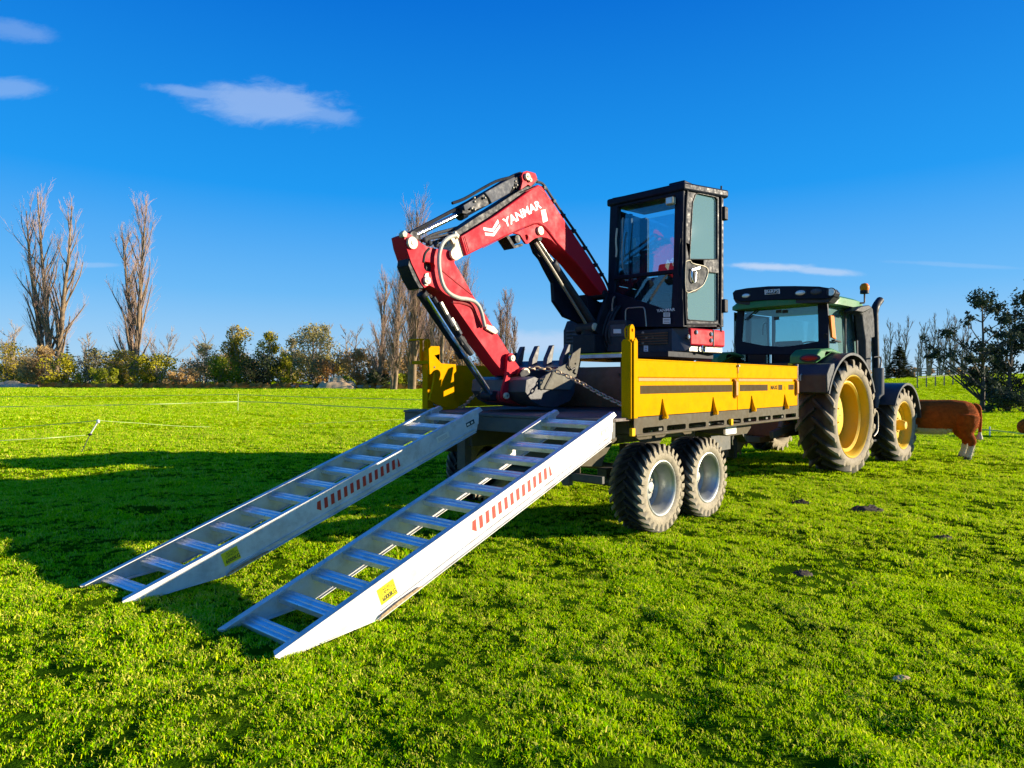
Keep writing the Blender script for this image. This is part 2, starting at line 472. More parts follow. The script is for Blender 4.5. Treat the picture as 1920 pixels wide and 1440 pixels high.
m, k, out = new_mat('pasture_turf')
pos = k.n('ShaderNodeNewGeometry').outputs['Position']
nb = k.noise(0.35, 5, 0.6, pos); nm = k.noise(2.2, 6, 0.65, pos); nf = k.noise(28, 4, 0.7, pos)
stretch = k.n('ShaderNodeMapping', inp={0: pos, 3: (0.25, 1.0, 1.0)}).outputs[0]
ns = k.noise(1.1, 5, 0.65, stretch)
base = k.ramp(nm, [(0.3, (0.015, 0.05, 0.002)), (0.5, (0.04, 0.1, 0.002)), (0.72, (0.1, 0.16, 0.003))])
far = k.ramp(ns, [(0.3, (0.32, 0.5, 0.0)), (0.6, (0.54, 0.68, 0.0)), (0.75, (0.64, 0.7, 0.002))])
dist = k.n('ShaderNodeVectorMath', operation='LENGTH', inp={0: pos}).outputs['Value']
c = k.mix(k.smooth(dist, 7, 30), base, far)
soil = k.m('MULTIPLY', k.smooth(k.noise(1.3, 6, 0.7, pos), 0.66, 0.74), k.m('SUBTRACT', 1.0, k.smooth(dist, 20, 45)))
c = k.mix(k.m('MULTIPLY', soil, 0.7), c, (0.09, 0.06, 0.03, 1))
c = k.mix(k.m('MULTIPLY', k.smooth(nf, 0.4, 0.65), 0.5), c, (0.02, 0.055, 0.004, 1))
bs = k.n('ShaderNodeBsdfPrincipled', inp={'Base Color': c, 'Roughness': 1.0, 'Specular IOR Level': 0.0})
bp = k.n('ShaderNodeBump', inp={'Strength': 0.9, 'Distance': 0.03, 'Height': nf})
bp2 = k.n('ShaderNodeBump', inp={'Strength': 0.7, 'Distance': 0.25, 'Height': ns, 'Normal': bp.outputs[0]})
k.t.links.new(bp2.outputs[0], bs.inputs['Normal'])
k.t.links.new(bs.outputs[0], out.inputs[0])
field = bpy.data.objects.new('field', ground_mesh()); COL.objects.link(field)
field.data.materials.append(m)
tag(field, 'green pasture with low hoof-worn lumps reaching to the far trees', kind='structure')

# grass blades: tufts instanced over the field by geometry nodes
def blade_mat():
    m, k, out = new_mat('grass_blades')
    pos = k.n('ShaderNodeNewGeometry').outputs['Position']
    a = k.n('ShaderNodeAttribute', attribute_name='tone').outputs['Fac']
    rnd = k.n('ShaderNodeObjectInfo').outputs['Random']
    nb = k.noise(0.8, 5, 0.65, pos); nb2 = k.noise(4.0, 4, 0.6, pos)
    q = k.m('ADD', k.m('MULTIPLY', a, 0.62), k.m('MULTIPLY', k.m('ADD', k.m('MULTIPLY', nb, 0.5), k.m('MULTIPLY', nb2, 0.5)), 0.75))
    q = k.m('ADD', q, k.m('MULTIPLY', k.m('SUBTRACT', rnd, 0.5), 0.15))
    c = k.ramp(q, [(0.25, (0.035, 0.19, 0.0)), (0.42, (0.18, 0.47, 0.0)), (0.6, (0.42, 0.71, 0.0)), (0.85, (0.68, 0.78, 0.004)), (1.0, (0.78, 0.68, 0.12))])
    d = k.n('ShaderNodeBsdfPrincipled', inp={'Base Color': c, 'Roughness': 0.6, 'Specular IOR Level': 0.0})
    tl = k.n('ShaderNodeBsdfTranslucent', inp={0: k.mix(0.6, c, (0.6, 0.78, 0.005, 1))})
    mx = k.n('ShaderNodeMixShader', inp={0: 0.36, 1: d.outputs[0], 2: tl.outputs[0]})
    k.t.links.new(mx.outputs[0], out.inputs[0])
    return m
M['grass'] = blade_mat()
def tuft_mesh(i, nbl, rad, h, wd, spread):
    vs, fs, tone = [], [], []
    for _ in range(nbl):
        r = rad * math.sqrt(random.random()); t = random.random() * 2 * math.pi
        x, y = r * math.cos(t), r * math.sin(t)
        hh = h * random.uniform(0.45, 1.15); wl = wd * random.uniform(0.7, 1.3)
        ph = random.random() * 2 * math.pi; lean = random.uniform(0.3, spread) * hh
        dx, dy = math.cos(ph), math.sin(ph)
        q = random.random() * math.pi * 2; wx, wy = math.cos(q) * wl / 2, math.sin(q) * wl / 2
        tn = random.random() ** 1.3
        if random.random() < 0.035: tn = 1.25
        o = len(vs)
        vs += [(x - wx, y - wy, -0.01), (x + wx, y + wy, -0.01),
               (x - wx * .8 + dx * lean * .35, y - wy * .8 + dy * lean * .35, hh * .6), (x + wx * .8 + dx * lean * .35, y + wy * .8 + dy * lean * .35, hh * .6),
               (x + dx * lean, y + dy * lean, hh * (1.0 - 0.25 * spread * random.random()))]
        fs += [(o, o + 1, o + 3, o + 2), (o + 2, o + 3, o + 4)]
        tone += [tn] * 5
    me = bpy.data.meshes.new('tuft'); me.from_pydata(vs, [], fs)
    at = me.attributes.new('tone', 'FLOAT', 'POINT'); at.data.foreach_set('value', tone)
    me.materials.append(M['grass'])
    return me
tufts = bpy.data.collections.new('tufts')
for i in range(6):
    tufts.objects.link(bpy.data.objects.new('tuft', tuft_mesh(i, 17, 0.064, 0.037, 0.0088, 1.7)))

def scatter():
    P, S, Rt = [], [], []
    def band(z0, z1, dens, s0, s1, slope=1.15, pad=1.5):
        n = int(dens * ((z1 - z0) * 2 * pad + slope * (z1 * z1 - z0 * z0)))
        y = np.sqrt(rng.uniform((z0 + pad / slope) ** 2, (z1 + pad / slope) ** 2, n)) - pad / slope
        x = rng.uniform(-1, 1, n) * (slope * y + pad)
        for a, b in zip(x, y):
            a, b = float(a), float(b)
            cl = noise.noise(Vector((a * 1.6, b * 1.6, 20.0)))
            cl2 = noise.noise(Vector((a * 6.5, b * 6.5, 4.0)))
            if cl2 < -0.36 and random.random() < 0.85: continue          # small bare pits
            if b < 20 and noise.noise(Vector((a * 1.1, b * 1.1, 40.0))) < -0.52 and random.random() < .8: continue
            tt = (b - z0) / (z1 - z0)
            s = (s0 + (s1 - s0) * tt) * (0.85 + 0.55 * max(-0.4, cl) + 0.35 * cl2) * random.uniform(0.75, 1.25)
            if random.random() < 0.012: s *= 1.7
            P.append((a, b, hgt(a, b))); S.append(max(0.35, s))
    band(1.2, 5, 900, 0.5, 0.68)
    band(5, 10, 460, 0.68, .95)
    band(10, 20, 140, .95, 1.5)
    band(20, 45, 26, 1.4, 2.1, 1.0)
    band(45, 90, 5, 2.4, 3.4, .95)
    return P, S
P, S = scatter()
gm = bpy.data.meshes.new('grass'); gm.from_pydata(P, [], [])
gm.attributes.new('scl', 'FLOAT', 'POINT').data.foreach_set('value', S)
grass = bpy.data.objects.new('grass', gm); COL.objects.link(grass)
tag(grass, 'short bright green pasture grass covering the field', 'grass', kind='stuff')
ng = bpy.data.node_groups.new('grass_scatter', 'GeometryNodeTree')
ng.interface.new_socket('Geometry', in_out='INPUT', socket_type='NodeSocketGeometry')
ng.interface.new_socket('Geometry', in_out='OUTPUT', socket_type='NodeSocketGeometry')
g = NT(ng)
gi = g.n('NodeGroupInput'); go = g.n('NodeGroupOutput')
ci = g.n('GeometryNodeCollectionInfo', transform_space='ORIGINAL'); ci.inputs[0].default_value = tufts; ci.inputs[1].default_value = True; ci.inputs[2].default_value = True
iop = g.n('GeometryNodeInstanceOnPoints')
iop.inputs['Pick Instance'].default_value = True
na = g.n('GeometryNodeInputNamedAttribute', data_type='FLOAT'); na.inputs[0].default_value = 'scl'
rv = g.n('FunctionNodeRandomValue', data_type='FLOAT_VECTOR'); rv.inputs[0].default_value = (-0.12, -0.12, 0); rv.inputs[1].default_value = (0.12, 0.12, 6.28)
ng.links.new(gi.outputs[0], iop.inputs['Points'])
ng.links.new(ci.outputs[0], iop.inputs['Instance'])
ng.links.new(rv.outputs[0], iop.inputs['Rotation'])
ng.links.new(na.outputs[0], iop.inputs['Scale'])
ng.links.new(iop.outputs[0], go.inputs[0])
gmod = grass.modifiers.new('grass_scatter', 'NODES'); gmod.node_group = ng

# ------------------------------------------------------------------ loading ramps
def loading_ramp(foot_r, foot_l, top_r, top_l, label, tag_bright):
    """foot_*/top_*: (a, b) of the two rails in trailer axes; z runs from the grass to the hooks on the deck"""
    base = ((foot_r[0] + foot_l[0]) / 2, (foot_r[1] + foot_l[1]) / 2, 0)
    root = T.empty('loading_ramp', base)
    tag(root, label, 'loading ramp', 'aluminium loading ramps behind the trailer')
    H = 0.215
    ztop = 1.215
    rails = []
    for (ft, tp, side) in ((foot_r, top_r, 1), (foot_l, top_l, -1)):
        p0 = Vector((ft[0], ft[1], 0.03)); p1 = Vector((tp[0], tp[1], ztop))
        d = (p1 - p0); L = d.length; d.normalize()
        lat = Vector((0, 0, 1)).cross(d).normalized()        # towards the left of the slope
        up = d.cross(lat).normalized()
        out = -lat * side
        slope = math.atan2(d.z, math.hypot(d.x, d.y))
        cut = H / math.tan(slope)
        def q(u_, v_, o=0.0): return p0 + d * u_ + up * (v_) + out * o
        # v: 0 is the top edge line, negative goes down to -H
        m = MB()
        th = 0.006
        web = [q(0, -0.012), q(0.0, 0), q(L, 0), q(L, -H * .42), q(L - 0.08, -H), q(cut + 0.04, -H), q(cut * .5, -H * 0.53), q(0.03, -0.05)]
        # a web, a wide top flange turned inwards, a stepped bottom lip
        m.prism([p for p in web], -out * th)
        m.prism([q(0, 0, 0.001), q(L - .02, 0, 0.001), q(L - .02, 0, -0.052), q(0.02, 0, -0.052)], -up * 0.007)
        m.prism([q(cut + .1, -H + .04, 0.0), q(L - .1, -H + .04, 0.0), q(L - .1, -H + .04, 0.012), q(cut + .1, -H + .04, 0.012)], -up * 0.006)
        m.prism([q(cut + .06, -H, 0.018), q(L - .1, -H, 0.018), q(L - .1, -H, -0.03), q(cut + .06, -H, -0.03)], -up * 0.006)
        m.prism([q(0.02, -0.01, 0.0), q(0.03, -0.05, 0.0), q(cut * .5, -H * .53, 0), q(cut + .04, -H, 0), q(cut + .04, -H, -.05), q(cut * .5, -H * .53, -.05), q(0.03, -.05, -.05), q(.02, -.01, -.05)][:0] or
                [q(0.03, -0.051, 0.002), q(cut + .04, -H, 0.002), q(cut + .04, -H, -0.05), q(0.03, -0.051, -0.05)], up * 0.006)
        # folded sheet hook at the deck end
        r = m.build('side_rail', M['alu_rail'], root, bevel=0.0015)
        h = MB()
        h.prism([q(L - .10, -.004, -.008), q(L + .06, -.004, -.008), q(L + .085, -.05, -.008), q(L + .02, -.055, -.008), q(L - .02, -.16, -.008), q(L - .10, -.17, -.008)], -out * 0.045)
        h.build('hook', M['alu'], root, bevel=0.003)
        if side == 1:
            f = MB()          # scuffed lower edge where the rail drags on stones
            f.prism([q(cut + .05, -H + .002, .0195), q(cut + .42, -H + .002, .0195), q(cut + .40, -H + .016, .0195), q(cut + .22, -H + .025, .0195), q(cut + .08, -H + .02, .0195)], out * .0015)
            f.build('mud_scuff', M['scuff'], root, smooth=0)
            # stickers on the outer face
            xd, yd = d, up
            def sticker(u0, v0, w_, h_, mat, nm, o=0.0015):
                s_ = MB(); s_.prism([q(u0, v0, 0.0005), q(u0 + w_, v0, 0.0005), q(u0 + w_, v0 + h_, 0.0005), q(u0, v0 + h_, 0.0005)], out * o)
                return s_.build(nm, mat, root, smooth=0)
            st = sticker(0.68, -0.15, 0.13, 0.105, M['decalyellow'], 'capacity_sticker')
            put_text('RATED', 'lettering', M['ink'], st, q(.72, -.073, .0035), d, up, .016, .06, lift=0)
            put_text('CAPACITY', 'lettering', M['ink'], st, q(.705, -.096, .0035), d, up, .02, .1, lift=0)
            put_text('6000KG', 'lettering', M['ink'], st, q(.697, -.138, .0035), d, up, .034, .11, lift=0, bold=.02)
            hz = MB()
            n = 14; u0 = 1.51; step = 0.068
            for i in range(n):
                x0 = u0 + i * step
                a_, b_, c_, e_ = (x0 + .0, -.135), (x0 + .034, -.135), (x0 + .056, -.05), (x0 + .022, -.05)
                if i == n - 1: b_, c_ = (x0 + .03, -.135), (x0 + .03, -.08)
                if i == 0: a_ = (x0, -.105)
                hz.prism([q(a_[0], a_[1], .0006), q(b_[0], b_[1], .0006), q(c_[0], c_[1], .0006), q(e_[0], e_[1], .0006)], out * .0012)
            hz.build('hazard_stripes', M['hazard'], root, smooth=0)
            sticker(L - .62, -.12, .17, .06, M['cream'], 'maker_sticker')
            for vv in (-.082, -.094, -.106):
                sticker(L - .60, vv, .12, .005, M['inkgrey'], 'print_line', 0.003)
            sticker(L - .20, -.125, .12, .045, M['ink'] if not tag_bright else M['inkgrey'], 'serial_plate')
            sticker(L - .19, -.113, .04, .02, M['cream'], 'print_patch', .003)
            sticker(L - .13, -.113, .03, .02, M['cream'], 'print_patch', .003)
        rails.append((p0, d, L, up, lat))
    (p0, d, L, up, lat), (q0, e, L2, up2, _) = rails
    n = 13
    for i in range(n):
        s = 0.17 + (L - 0.29) * i / (n - 1)
        A = p0 + d * s - up * 0.045 + lat * 0.006; B = q0 + e * (s * L2 / L) - up2 * 0.045 - lat * 0.006
        m = MB()
        ax = (B - A).normalized(); w_ = 0.044
        # ribbed channel rung: five raised ribs over a trough
        prof = [(-w_, -.035), (-w_, .004), (-w_ + .006, .008), (-w_ + .014, .008), (-w_ + .018, .0), (-.012, .0), (-.008, .008), (.008, .008), (.012, 0), (w_ - .018, 0), (w_ - .014, .008), (w_ - .006, .008), (w_, .004), (w_, -.035), (w_ - .005, -.035), (w_ - .005, -.006), (-w_ + .005, -.006), (-w_ + .005, -.035)]
        m.prism([A + d * x_ + up * y_ for x_, y_ in prof], B - A)
        m.build('rung', M['alu'], root, smooth=20)
    return root

loading_ramp((-3.55, -0.01), (-3.60, 0.60), (-0.42, -0.03), (-0.42, 0.68), 'aluminium loading ramp nearer the camera, brightly sunlit side rail with red and white stripes', True)
loading_ramp((-3.83, 1.56), (-3.93, 2.17), (-0.50, 1.60), (-0.50, 2.30), 'aluminium loading ramp on the left, its striped side rail in shade', False)

# ------------------------------------------------------------------ tyres
def tyre(R_, W, r_rim, cen, axis, lugs, lug_h, mat, parent, name='tyre', ang=0.55, lug_w=0.04, seg=72, paled=1.0):
    """agricultural tyre; axis points to the visible outer side"""
    cen, ax = Vector(cen), Vector(axis).normalized()
    hw = W / 2; Rb = R_ - lug_h
    prof = [(hw * .70, r_rim), (hw * .86, r_rim + .015), (hw * .97, r_rim + (Rb - r_rim) * .3), (hw, r_rim + (Rb - r_rim) * .55), (hw * .97, r_rim + (Rb - r_rim) * .8),
            (hw * .9, Rb - (Rb - r_rim) * .07), (hw * .78, Rb), (hw * .4, Rb + .004), (0, Rb + .006)]
    du = [1, 1, 1, 1, 1, .85, .25, 0, 0]
    full = prof + [(-h, r) for h, r in reversed(prof[:-1])]
    dd = du + list(reversed(du[:-1]))
    full.append((-hw * .5, r_rim - .01)); dd.append(0); full.append((hw * .5, r_rim - .01)); dd.append(0)
    full.append(full[0]); dd.append(dd[0])
    m = MB(); m.lathe(full, cen, ax, seg, dd)
    x = ax.orthogonal().normalized(); x = (Vector((0, 0, 1)) - ax * ax.z).normalized(); y = ax.cross(x)
    def P(t, h, r): return cen + ax * h + (x * math.cos(t) + y * math.sin(t)) * r
    for side in (1, -1):
        for i in range(lugs):
            t0 = 2 * math.pi * (i + (0.5 if side < 0 else 0)) / lugs
            n = 6; vs, ds = [], []
            jit = 1
            for j in range(n + 1):
                s = j / n
                h = side * (-hw * 0.06 + (hw * 1.03) * min(1, s * 1.12))
                t = t0 + ang * (s ** 1.15) * (W / 2) / R_
                droop = max(0, s - .78) / .22
                rt = R_ - droop * (R_ - Rb) * .55
                rb = Rb - 0.012 - droop * (Rb - r_rim) * .26
                w2 = lug_w * (0.8 + .35 * s) / R_ / 2
                hx = h if s < .9 else side * hw * 1.015
                vs += [P(t - w2 * 1.3, hx, rb), P(t - w2, hx, rt), P(t + w2, hx, rt), P(t + w2 * 1.3, hx, rb)]
                q = 0.03 if s < .6 else (.6 if s < .75 else 1.0)
                ds += [q * .9, q, q, q * .9]
            fs = []
            for j in range(n):
                for k_ in range(3):
                    a = j * 4 + k_; f = (a, a + 1, a + 5, a + 4)
                    fs.append(f if side < 0 else tuple(reversed(f)))
            fs.append((0, 3, 2, 1)); fs.append((n * 4, n * 4 + 1, n * 4 + 2, n * 4 + 3))
            m.add(vs, fs, ds)
    return m.build(name, mat, parent, smooth=50)

def rim(r, W, depth, cen, axis, mat, parent, hub_r, bolts, bolt_mat, dish=0.6, hub_out=0.03, name='rim'):
    cen, ax = Vector(cen), Vector(axis).normalized(); hw = W / 2
    m = MB()
    prof = [(hw * .86, r + .016), (hw * .9, r + .022), (hw * .92, r + .012), (hw * .88, r - .004), (hw * .7, r - .022), (hw * .62, r - .026), (hw * .45, r - .05), (hw - depth * .75, r - .056),
            (hw - depth * .8, r - .07), (hw - depth, r - .085), (hw - depth * 1.0, r * .68), (hw - depth * .82, r * .56), (hw - depth * .8, hub_r * 1.45), (hw - depth * .8, .001)]
    m.lathe(prof, cen, ax, 64)
    o = m.build(name, mat, parent, smooth=40)
    h = MB()
    h.lathe([(hw - depth * .8, hub_r), (hw - depth * .8 + hub_out, hub_r * .95), (hw - depth * .8 + hub_out * 1.6, hub_r * .7), (hw - depth * .8 + hub_out * 1.7, .001)], cen, ax, 28)
    h.build('hub', mat, parent, smooth=40)
    x = ax.orthogonal().normalized(); y = ax.cross(x)
    nut = None
    for i in range(bolts):
        t = 2 * math.pi * i / bolts
        c = cen + ax * (hw - depth * .8) + (x * math.cos(t) + y * math.sin(t)) * hub_r * 1.25
        if nut is None:
            b = MB(); b.cyl(-ax * .005, ax * .02, .014, 6); q_ = b.build('wheel_nut', bolt_mat, parent, loc=c, smooth=30); nut = q_.data
        else: q_ = bpy.data.objects.new('wheel_nut', nut); COL.objects.link(q_); q_.parent = parent; q_.location = c
    return o

def child_empty(name, parent, loc=(0, 0, 0)):
    e = bpy.data.objects.new(name, None); COL.objects.link(e); e.parent = parent
    b = base_of(parent); e.location = (-b[0], -b[1], -b[2]); e.empty_display_size = .1
    return e

# ------------------------------------------------------------------ trailer
trailer = T.empty('flatbed_trailer', (2.0, 1.5, 0))
tag(trailer, 'yellow drop-side tandem trailer carrying the red excavator, ramps hooked on its tail', 'trailer')
W3 = 3.05
def tb(name, mat, parent=trailer, bevel=0.004, fn=None, **kw):
    m = MB(); fn(m); return m.build(name, mat, parent, bevel=bevel, **kw)

# deck boards of steel plate
for i in range(7):
    a0, a1 = -.31 + i * 4.5 / 7, -.31 + (i + 1) * 4.5 / 7 - .006
    tb('deck_plate', M['deck'], fn=lambda m: m.box(a0, a1, 0.035, W3 - .035, 1.135, 1.163), bevel=.002)
tb('rear_beam', M['chassis'], fn=lambda m: (m.box(-.36, -.25, .04, W3 - .04, .98, 1.132), m.box(-.375, -.24, .035, W3 - .035, 1.1335, 1.16)))
for x in (.1, .65, 1.2, 1.75, 2.3, 2.85, 3.4, 3.95):
    tb('cross_beam', M['chassis'], fn=lambda m: m.box(x, x + .07, .12, W3 - .12, 1.0, 1.13))
for b in (.95, 1.95):
    tb('chassis_beam', M['chassis'], fn=lambda m: (m.box(-.24, 4.6, b, b + .13, .78, .985),))
tb('rear_leg', M['chassis'], fn=lambda m: (m.box(-.30, -.2, 2.0, 2.13, .52, .98),))
tb('rear_leg', M['chassis'], fn=lambda m: (m.box(-.29, -.22, .55, .63, .5, .98),))
# dark apron and hanging light bar under the tail
tb('rear_apron', M['khaki'], fn=lambda m: (m.box(-.215, -.2, .47, 1.25, .62, .97),))
tb('underrun_bar', M['chassis'], fn=lambda m: (m.box(-.26, -.22, .18, .62, .55, .62), m.cyl((-.28, .6, .55), (-.24, .6, .55), .055, 16)))

def side_rail(b0, b1, name):
    outer = 1 if b0 < 1 else -1
    r = MB()
    holes = []
    slots = [.15 + .4533 * i for i in range(9)]
    for i, s in enumerate(slots):
        e = s + .39
        c = .02
        holes.append([(s + c, b0, 1.008), (e - c, b0, 1.008), (e, b0, 1.018), (e, b0, 1.052), (e - c, b0, 1.062), (s + c, b0, 1.062), (s, b0, 1.052), (s, b0, 1.018)])
    r.prism([(0.0, b0, .998), (4.225, b0, .998), (4.225, b0, 1.164), (0.0, b0, 1.164)], (0, b1 - b0, 0), holes)
    o = r.build(name, M['khaki'], trailer, bevel=.002)
    t_ = MB(); bb = b0 - .004 * outer
    t_.cyl((0.02, bb, .990), (4.235, bb, .990), .015, 12)
    t_.build('rope_rail', M['khaki'], o)
    return o
side_rail(0.0, .012, 'side_frame'); side_rail(W3, W3 - .012, 'side_frame')
tb('end_trim', M['steel'], fn=lambda m: (m.box(4.228, 4.24, -.004, .03, .985, 1.75),))
tb('slot_shade_sheet', M['black'], fn=lambda m: (m.box(.05, 4.2, .4, .41, 1.0, 1.13),))  # black sheet added to put shade behind the rail slots

def drop_side(a0, a1, b, s, last):
    """s=+1: outer face towards -b (right side of the trailer)"""
    z0, z1 = 1.17, 1.718
    m = MB()
    bo = b
    def pf(z, dep): return (bo + s * dep, z)
    prof = [(0, z0), (0, 1.492), (.0, 1.500), (.014, 1.508), (.014, 1.538), (.0, 1.548), (0, z1 - .012), (-.006, z1 - .012), (-.006, z1), (.03, z1), (.03, z0)]
    vs = [(a0, bo + s * d, z) for d, z in prof]
    m.prism(vs, (a1 - a0, 0, 0))
    o = m.build('drop_side', M['yellow'], trailer, bevel=.002)
    g = MB(); g.box(a0 + .06, a1 - .16, *sorted((bo + s * .0135, bo + s * .0125)), 1.509, 1.537)
    g.build('pressed_groove', M['groove'], o)
    st = MB()
    if last:
        st.box(a0 + .06, a0 + .9, *sorted((bo - s * .002, bo - s * .0005)), 1.388, 1.465)
        for x0, x1 in ((a0 + 1.26, a0 + 1.40), (a0 + 1.62, a0 + 1.82)):
            sp_ = MB(); sp_.box(x0, x1, *sorted((bo - s * .002, bo - s * .0005)), 1.392, 1.462); sp_.build('stripe_block', M['stripe'], o, smooth=0)
    else:
        st.box(a0 + .06, a1 - .13, *sorted((bo - s * .002, bo - s * .0005)), 1.385, 1.465)
    st.build('side_stripe', M['stripe'], o, smooth=0)
    # locks at the forward end, hinge cones on the lower edge
    lk = MB(); la = a1 - .09
    lk.prism([(la, bo, 1.30), (la, bo - s * .035, 1.34), (la, bo - s * .035, 1.5), (la, bo, 1.54)], (.055, 0, 0))
    lk.build('lock', M['groove'], trailer, bevel=.004)
    return o
ds1 = drop_side(.045, 2.235, 0.0, 1, False)
ds2 = drop_side(2.255, 4.215, 0.0, 1, True)
put_text('MAXI', 'lettering', M['stripe'], ds2, (2.255 + 1.0, -.003, 1.40), (1, 0, 0), (0, 0, 1), .055, .22, lift=0.0, bold=.02)
put_text('L', 'lettering', M['stripe'], ds2, (2.255 + 1.48, -.003, 1.40), (1, 0, 0), (0, 0, 1), .04, .03, lift=0.0)
drop_side(.045, 2.235, W3, -1, False); drop_side(2.255, 4.215, W3, -1, False)
for px, py in ((1242, 783), (1337, 775), (1409, 770), (1471, 764)):
    a = T.at_b(px, py, 0).x
    m = MB(); m.tube([(a, -.002, 1.33), (a, -.02, 1.22), (a, -.034, 1.165), (a, -.034, 1.135)], [.006, .018, .028, .024], 10)
    m.cyl((a - .03, -.03, 1.15), (a + .04, -.03, 1.15), .018, 12)
    m.build('hinge', M['yellow'], trailer, smooth=50)
for a in (2.2455,):
    tb('mid_post', M['yellow'], fn=lambda m: (m.box(a - .008, a + .008, .004, .035, 1.1645, 1.716),))
    tb('latch_pin', M['steel'], fn=lambda m: (m.cyl((a, -.03, 1.69), (a, .01, 1.69), .014, 10), m.cyl((a, -.012, 1.69), (a, -.012, 1.60), .005, 6)))
    tb('mid_post', M['yellow'], fn=lambda m: (m.box(a - .008, a + .008, W3 - .035, W3 - .004, 1.1645, 1.716),))
tb('headboard', M['yellow'], fn=lambda m: (m.box(4.215, 4.245, .03, W3 - .03, 1.165, 1.735),))

# rear posts with eyes
def rear_post(b0, s):
    m = MB()
    def y(d): return b0 + s * d
    m.prism([(-.055, y(-.03), 1.155), (-.055, y(.075), 1.155), (-.055, y(.075), 1.875), (-.055, y(.055), 1.90), (-.055, y(.01), 1.90), (-.055, y(-.03), 1.865)], (.09, 0, 0))
    m.prism([(-.03, y(-.035), 1.157), (.038, y(-.035), 1.157), (.038, y(-.035), 1.885), (.005, y(-.035), 1.915), (-.03, y(-.035), 1.88)], (0, s * -.012, 0))
    p = m.build('rear_post', M['yellow'], trailer, bevel=.004)
    e = MB(); n = 14; c = Vector((.0, 0, 1.985))
    arc = [(c.x + .042 * math.cos(t), y(-.01), c.z + .055 * math.sin(t)) for t in [math.pi * (1 - i / (n - 1)) for i in range(n)]]
    out = [(-.042, y(-.01), 1.86)] + arc + [(.042, y(-.01), 1.86)]
    hole = [(c.x + .014 * math.cos(2 * math.pi * i / 12), y(-.01), c.z + .017 * math.sin(2 * math.pi * i / 12)) for i in range(12)]
    e.prism(out, (0, s * .03, 0), [hole])
    hook = [(-.03, y(.03), 1.9), (-.03, y(.045), 1.93), (-.03, y(.05), 1.99), (-.03, y(.03), 2.02), (-.03, y(.01), 2.0)]
    e.tube(hook, .01, 8)
    e.build('lashing_eye', M['yellow'], p, bevel=.003)
    return p
rear_post(0.03, 1)
lp = rear_post(W3 - .03, -1)
# left post's rear wing and the sunlit patch beside it, shaped as one plate
PB = 2.6
pl = [(803.7, 654), (808, 649), (824.4, 649), (825, 678), (828, 681.5), (855, 683), (855.6, 696), (851, 701), (852, 746), (855, 754), (863.7, 757), (858, 765), (842.5, 766), (827.5, 762), (805.6, 750), (813, 720), (816, 696), (805.6, 702.5)]
m = MB()
m.prism([T.at_b(x, y, PB) for x, y in pl], (0, .03, 0))
hp = m.build('wing_sun_patch', M['yellow'], trailer, bevel=.004)
m = MB(); c = T.at_b(815, 688.5, PB - .004); m.cyl(c, c + Vector((0, .02, 0)), .012, 10); m.build('bolt', M['ink'], hp)
c = T.at_b(812, 668, PB + .03)
tb('sun_patch_bracket', M['yellow'], fn=lambda m: m.box(c.x - .05, c.x + .1, PB + .031, W3 - .08, c.z - .09, c.z - .05))  # bracket added to hold the plate shaped as a sunlit patch
tb('sun_patch_foot', M['yellow'], fn=lambda m: m.box(-.3, .1, PB + .0, PB + .06, 1.164, 1.19))  # foot added under the sunlit-patch plate
tb('dropped_bracket', M['yellow'], fn=lambda m: (m.box(-.10, -.035, W3 - .02, W3 + .22, 2.02, 2.04), m.box(-.10, -.06, W3 - .02, W3 + .0, 1.72, 2.02)))

for px, py in ((1186, 808), (1371, 790)):
    p = T.at_b(px, py, -.02)
    tb('side_reflector', M['marker'], fn=lambda m: (m.box(p.x - .03, p.x + .03, -.034, -.0, .995, 1.07),), bevel=.006)

# bogie: arched side plate, beam, axles and wheels
for bq in (.44, 2.36):
    pts = [(-.30, .70), (-.30, .93), (0.2, .955), (2.05, .955), (2.05, .86), (1.95, .7)]
    arch2 = [(1.55 + .5 * math.cos(t), .44 + .5 * math.sin(t)) for t in [R(28 + 110 * i / 12) for i in range(13)]]
    arch1 = [(.55 + .5 * math.cos(t), .44 + .5 * math.sin(t)) for t in [R(42 + 112 * i / 12) for i in range(13)]]
    prof = pts[:1] + pts[1:5] + arch2 + arch1
    m = MB(); m.prism([(a, bq, z) for a, z in prof], (0, .02, 0)); m.build('arched_side_plate', M['khaki'], trailer, bevel=.003)
tb('mudguard_rail', M['khaki'], fn=lambda m: (m.bar((-.12, .5, .965), (.9, .5, .975), .12, .012), m.bar((.9, .52, .968), (2.1, .52, .968), .09, .012)))
for a in (1.05, 1.26, 1.47):
    tb('spring_box', M['khaki'], fn=lambda m: m.box(a, a + .17, .4, .47, .93, .985))
tb('lamp_bracket', M['steel'], fn=lambda m: (m.box(.93, .97, .38, .42, .93, 1.0), m.box(.9, .99, .38, .42, .92, .935)))
for bq in (.72, 2.12):
    tb('rocker_beam', M['chassis'], fn=lambda m: (m.bar((.5, bq, .5), (1.6, bq, .5), .12, .15), m.bar((1.05, bq, .5), (1.05, bq, .8), .2, .14, up=(1, 0, 0))))
for a in (.55, 1.555):
    tb('axle', M['chassis'], fn=lambda m: m.cyl((a, .42, .44), (a, 2.45, .44), .05, 16))
    for (bc, s) in ((.19, -1), (2.62, 1)):
        wl = child_empty('wheel', trailer)
        tyre(.445, .37, .262, (a, bc, .435), (0, s, 0), 28, .042, M['tyre'], wl, ang=1.0, lug_w=.036)
        rim(.26, .37, .24, (a, bc, .435), (0, s, 0), M['galv'], wl, .07, 8, M['steel'])
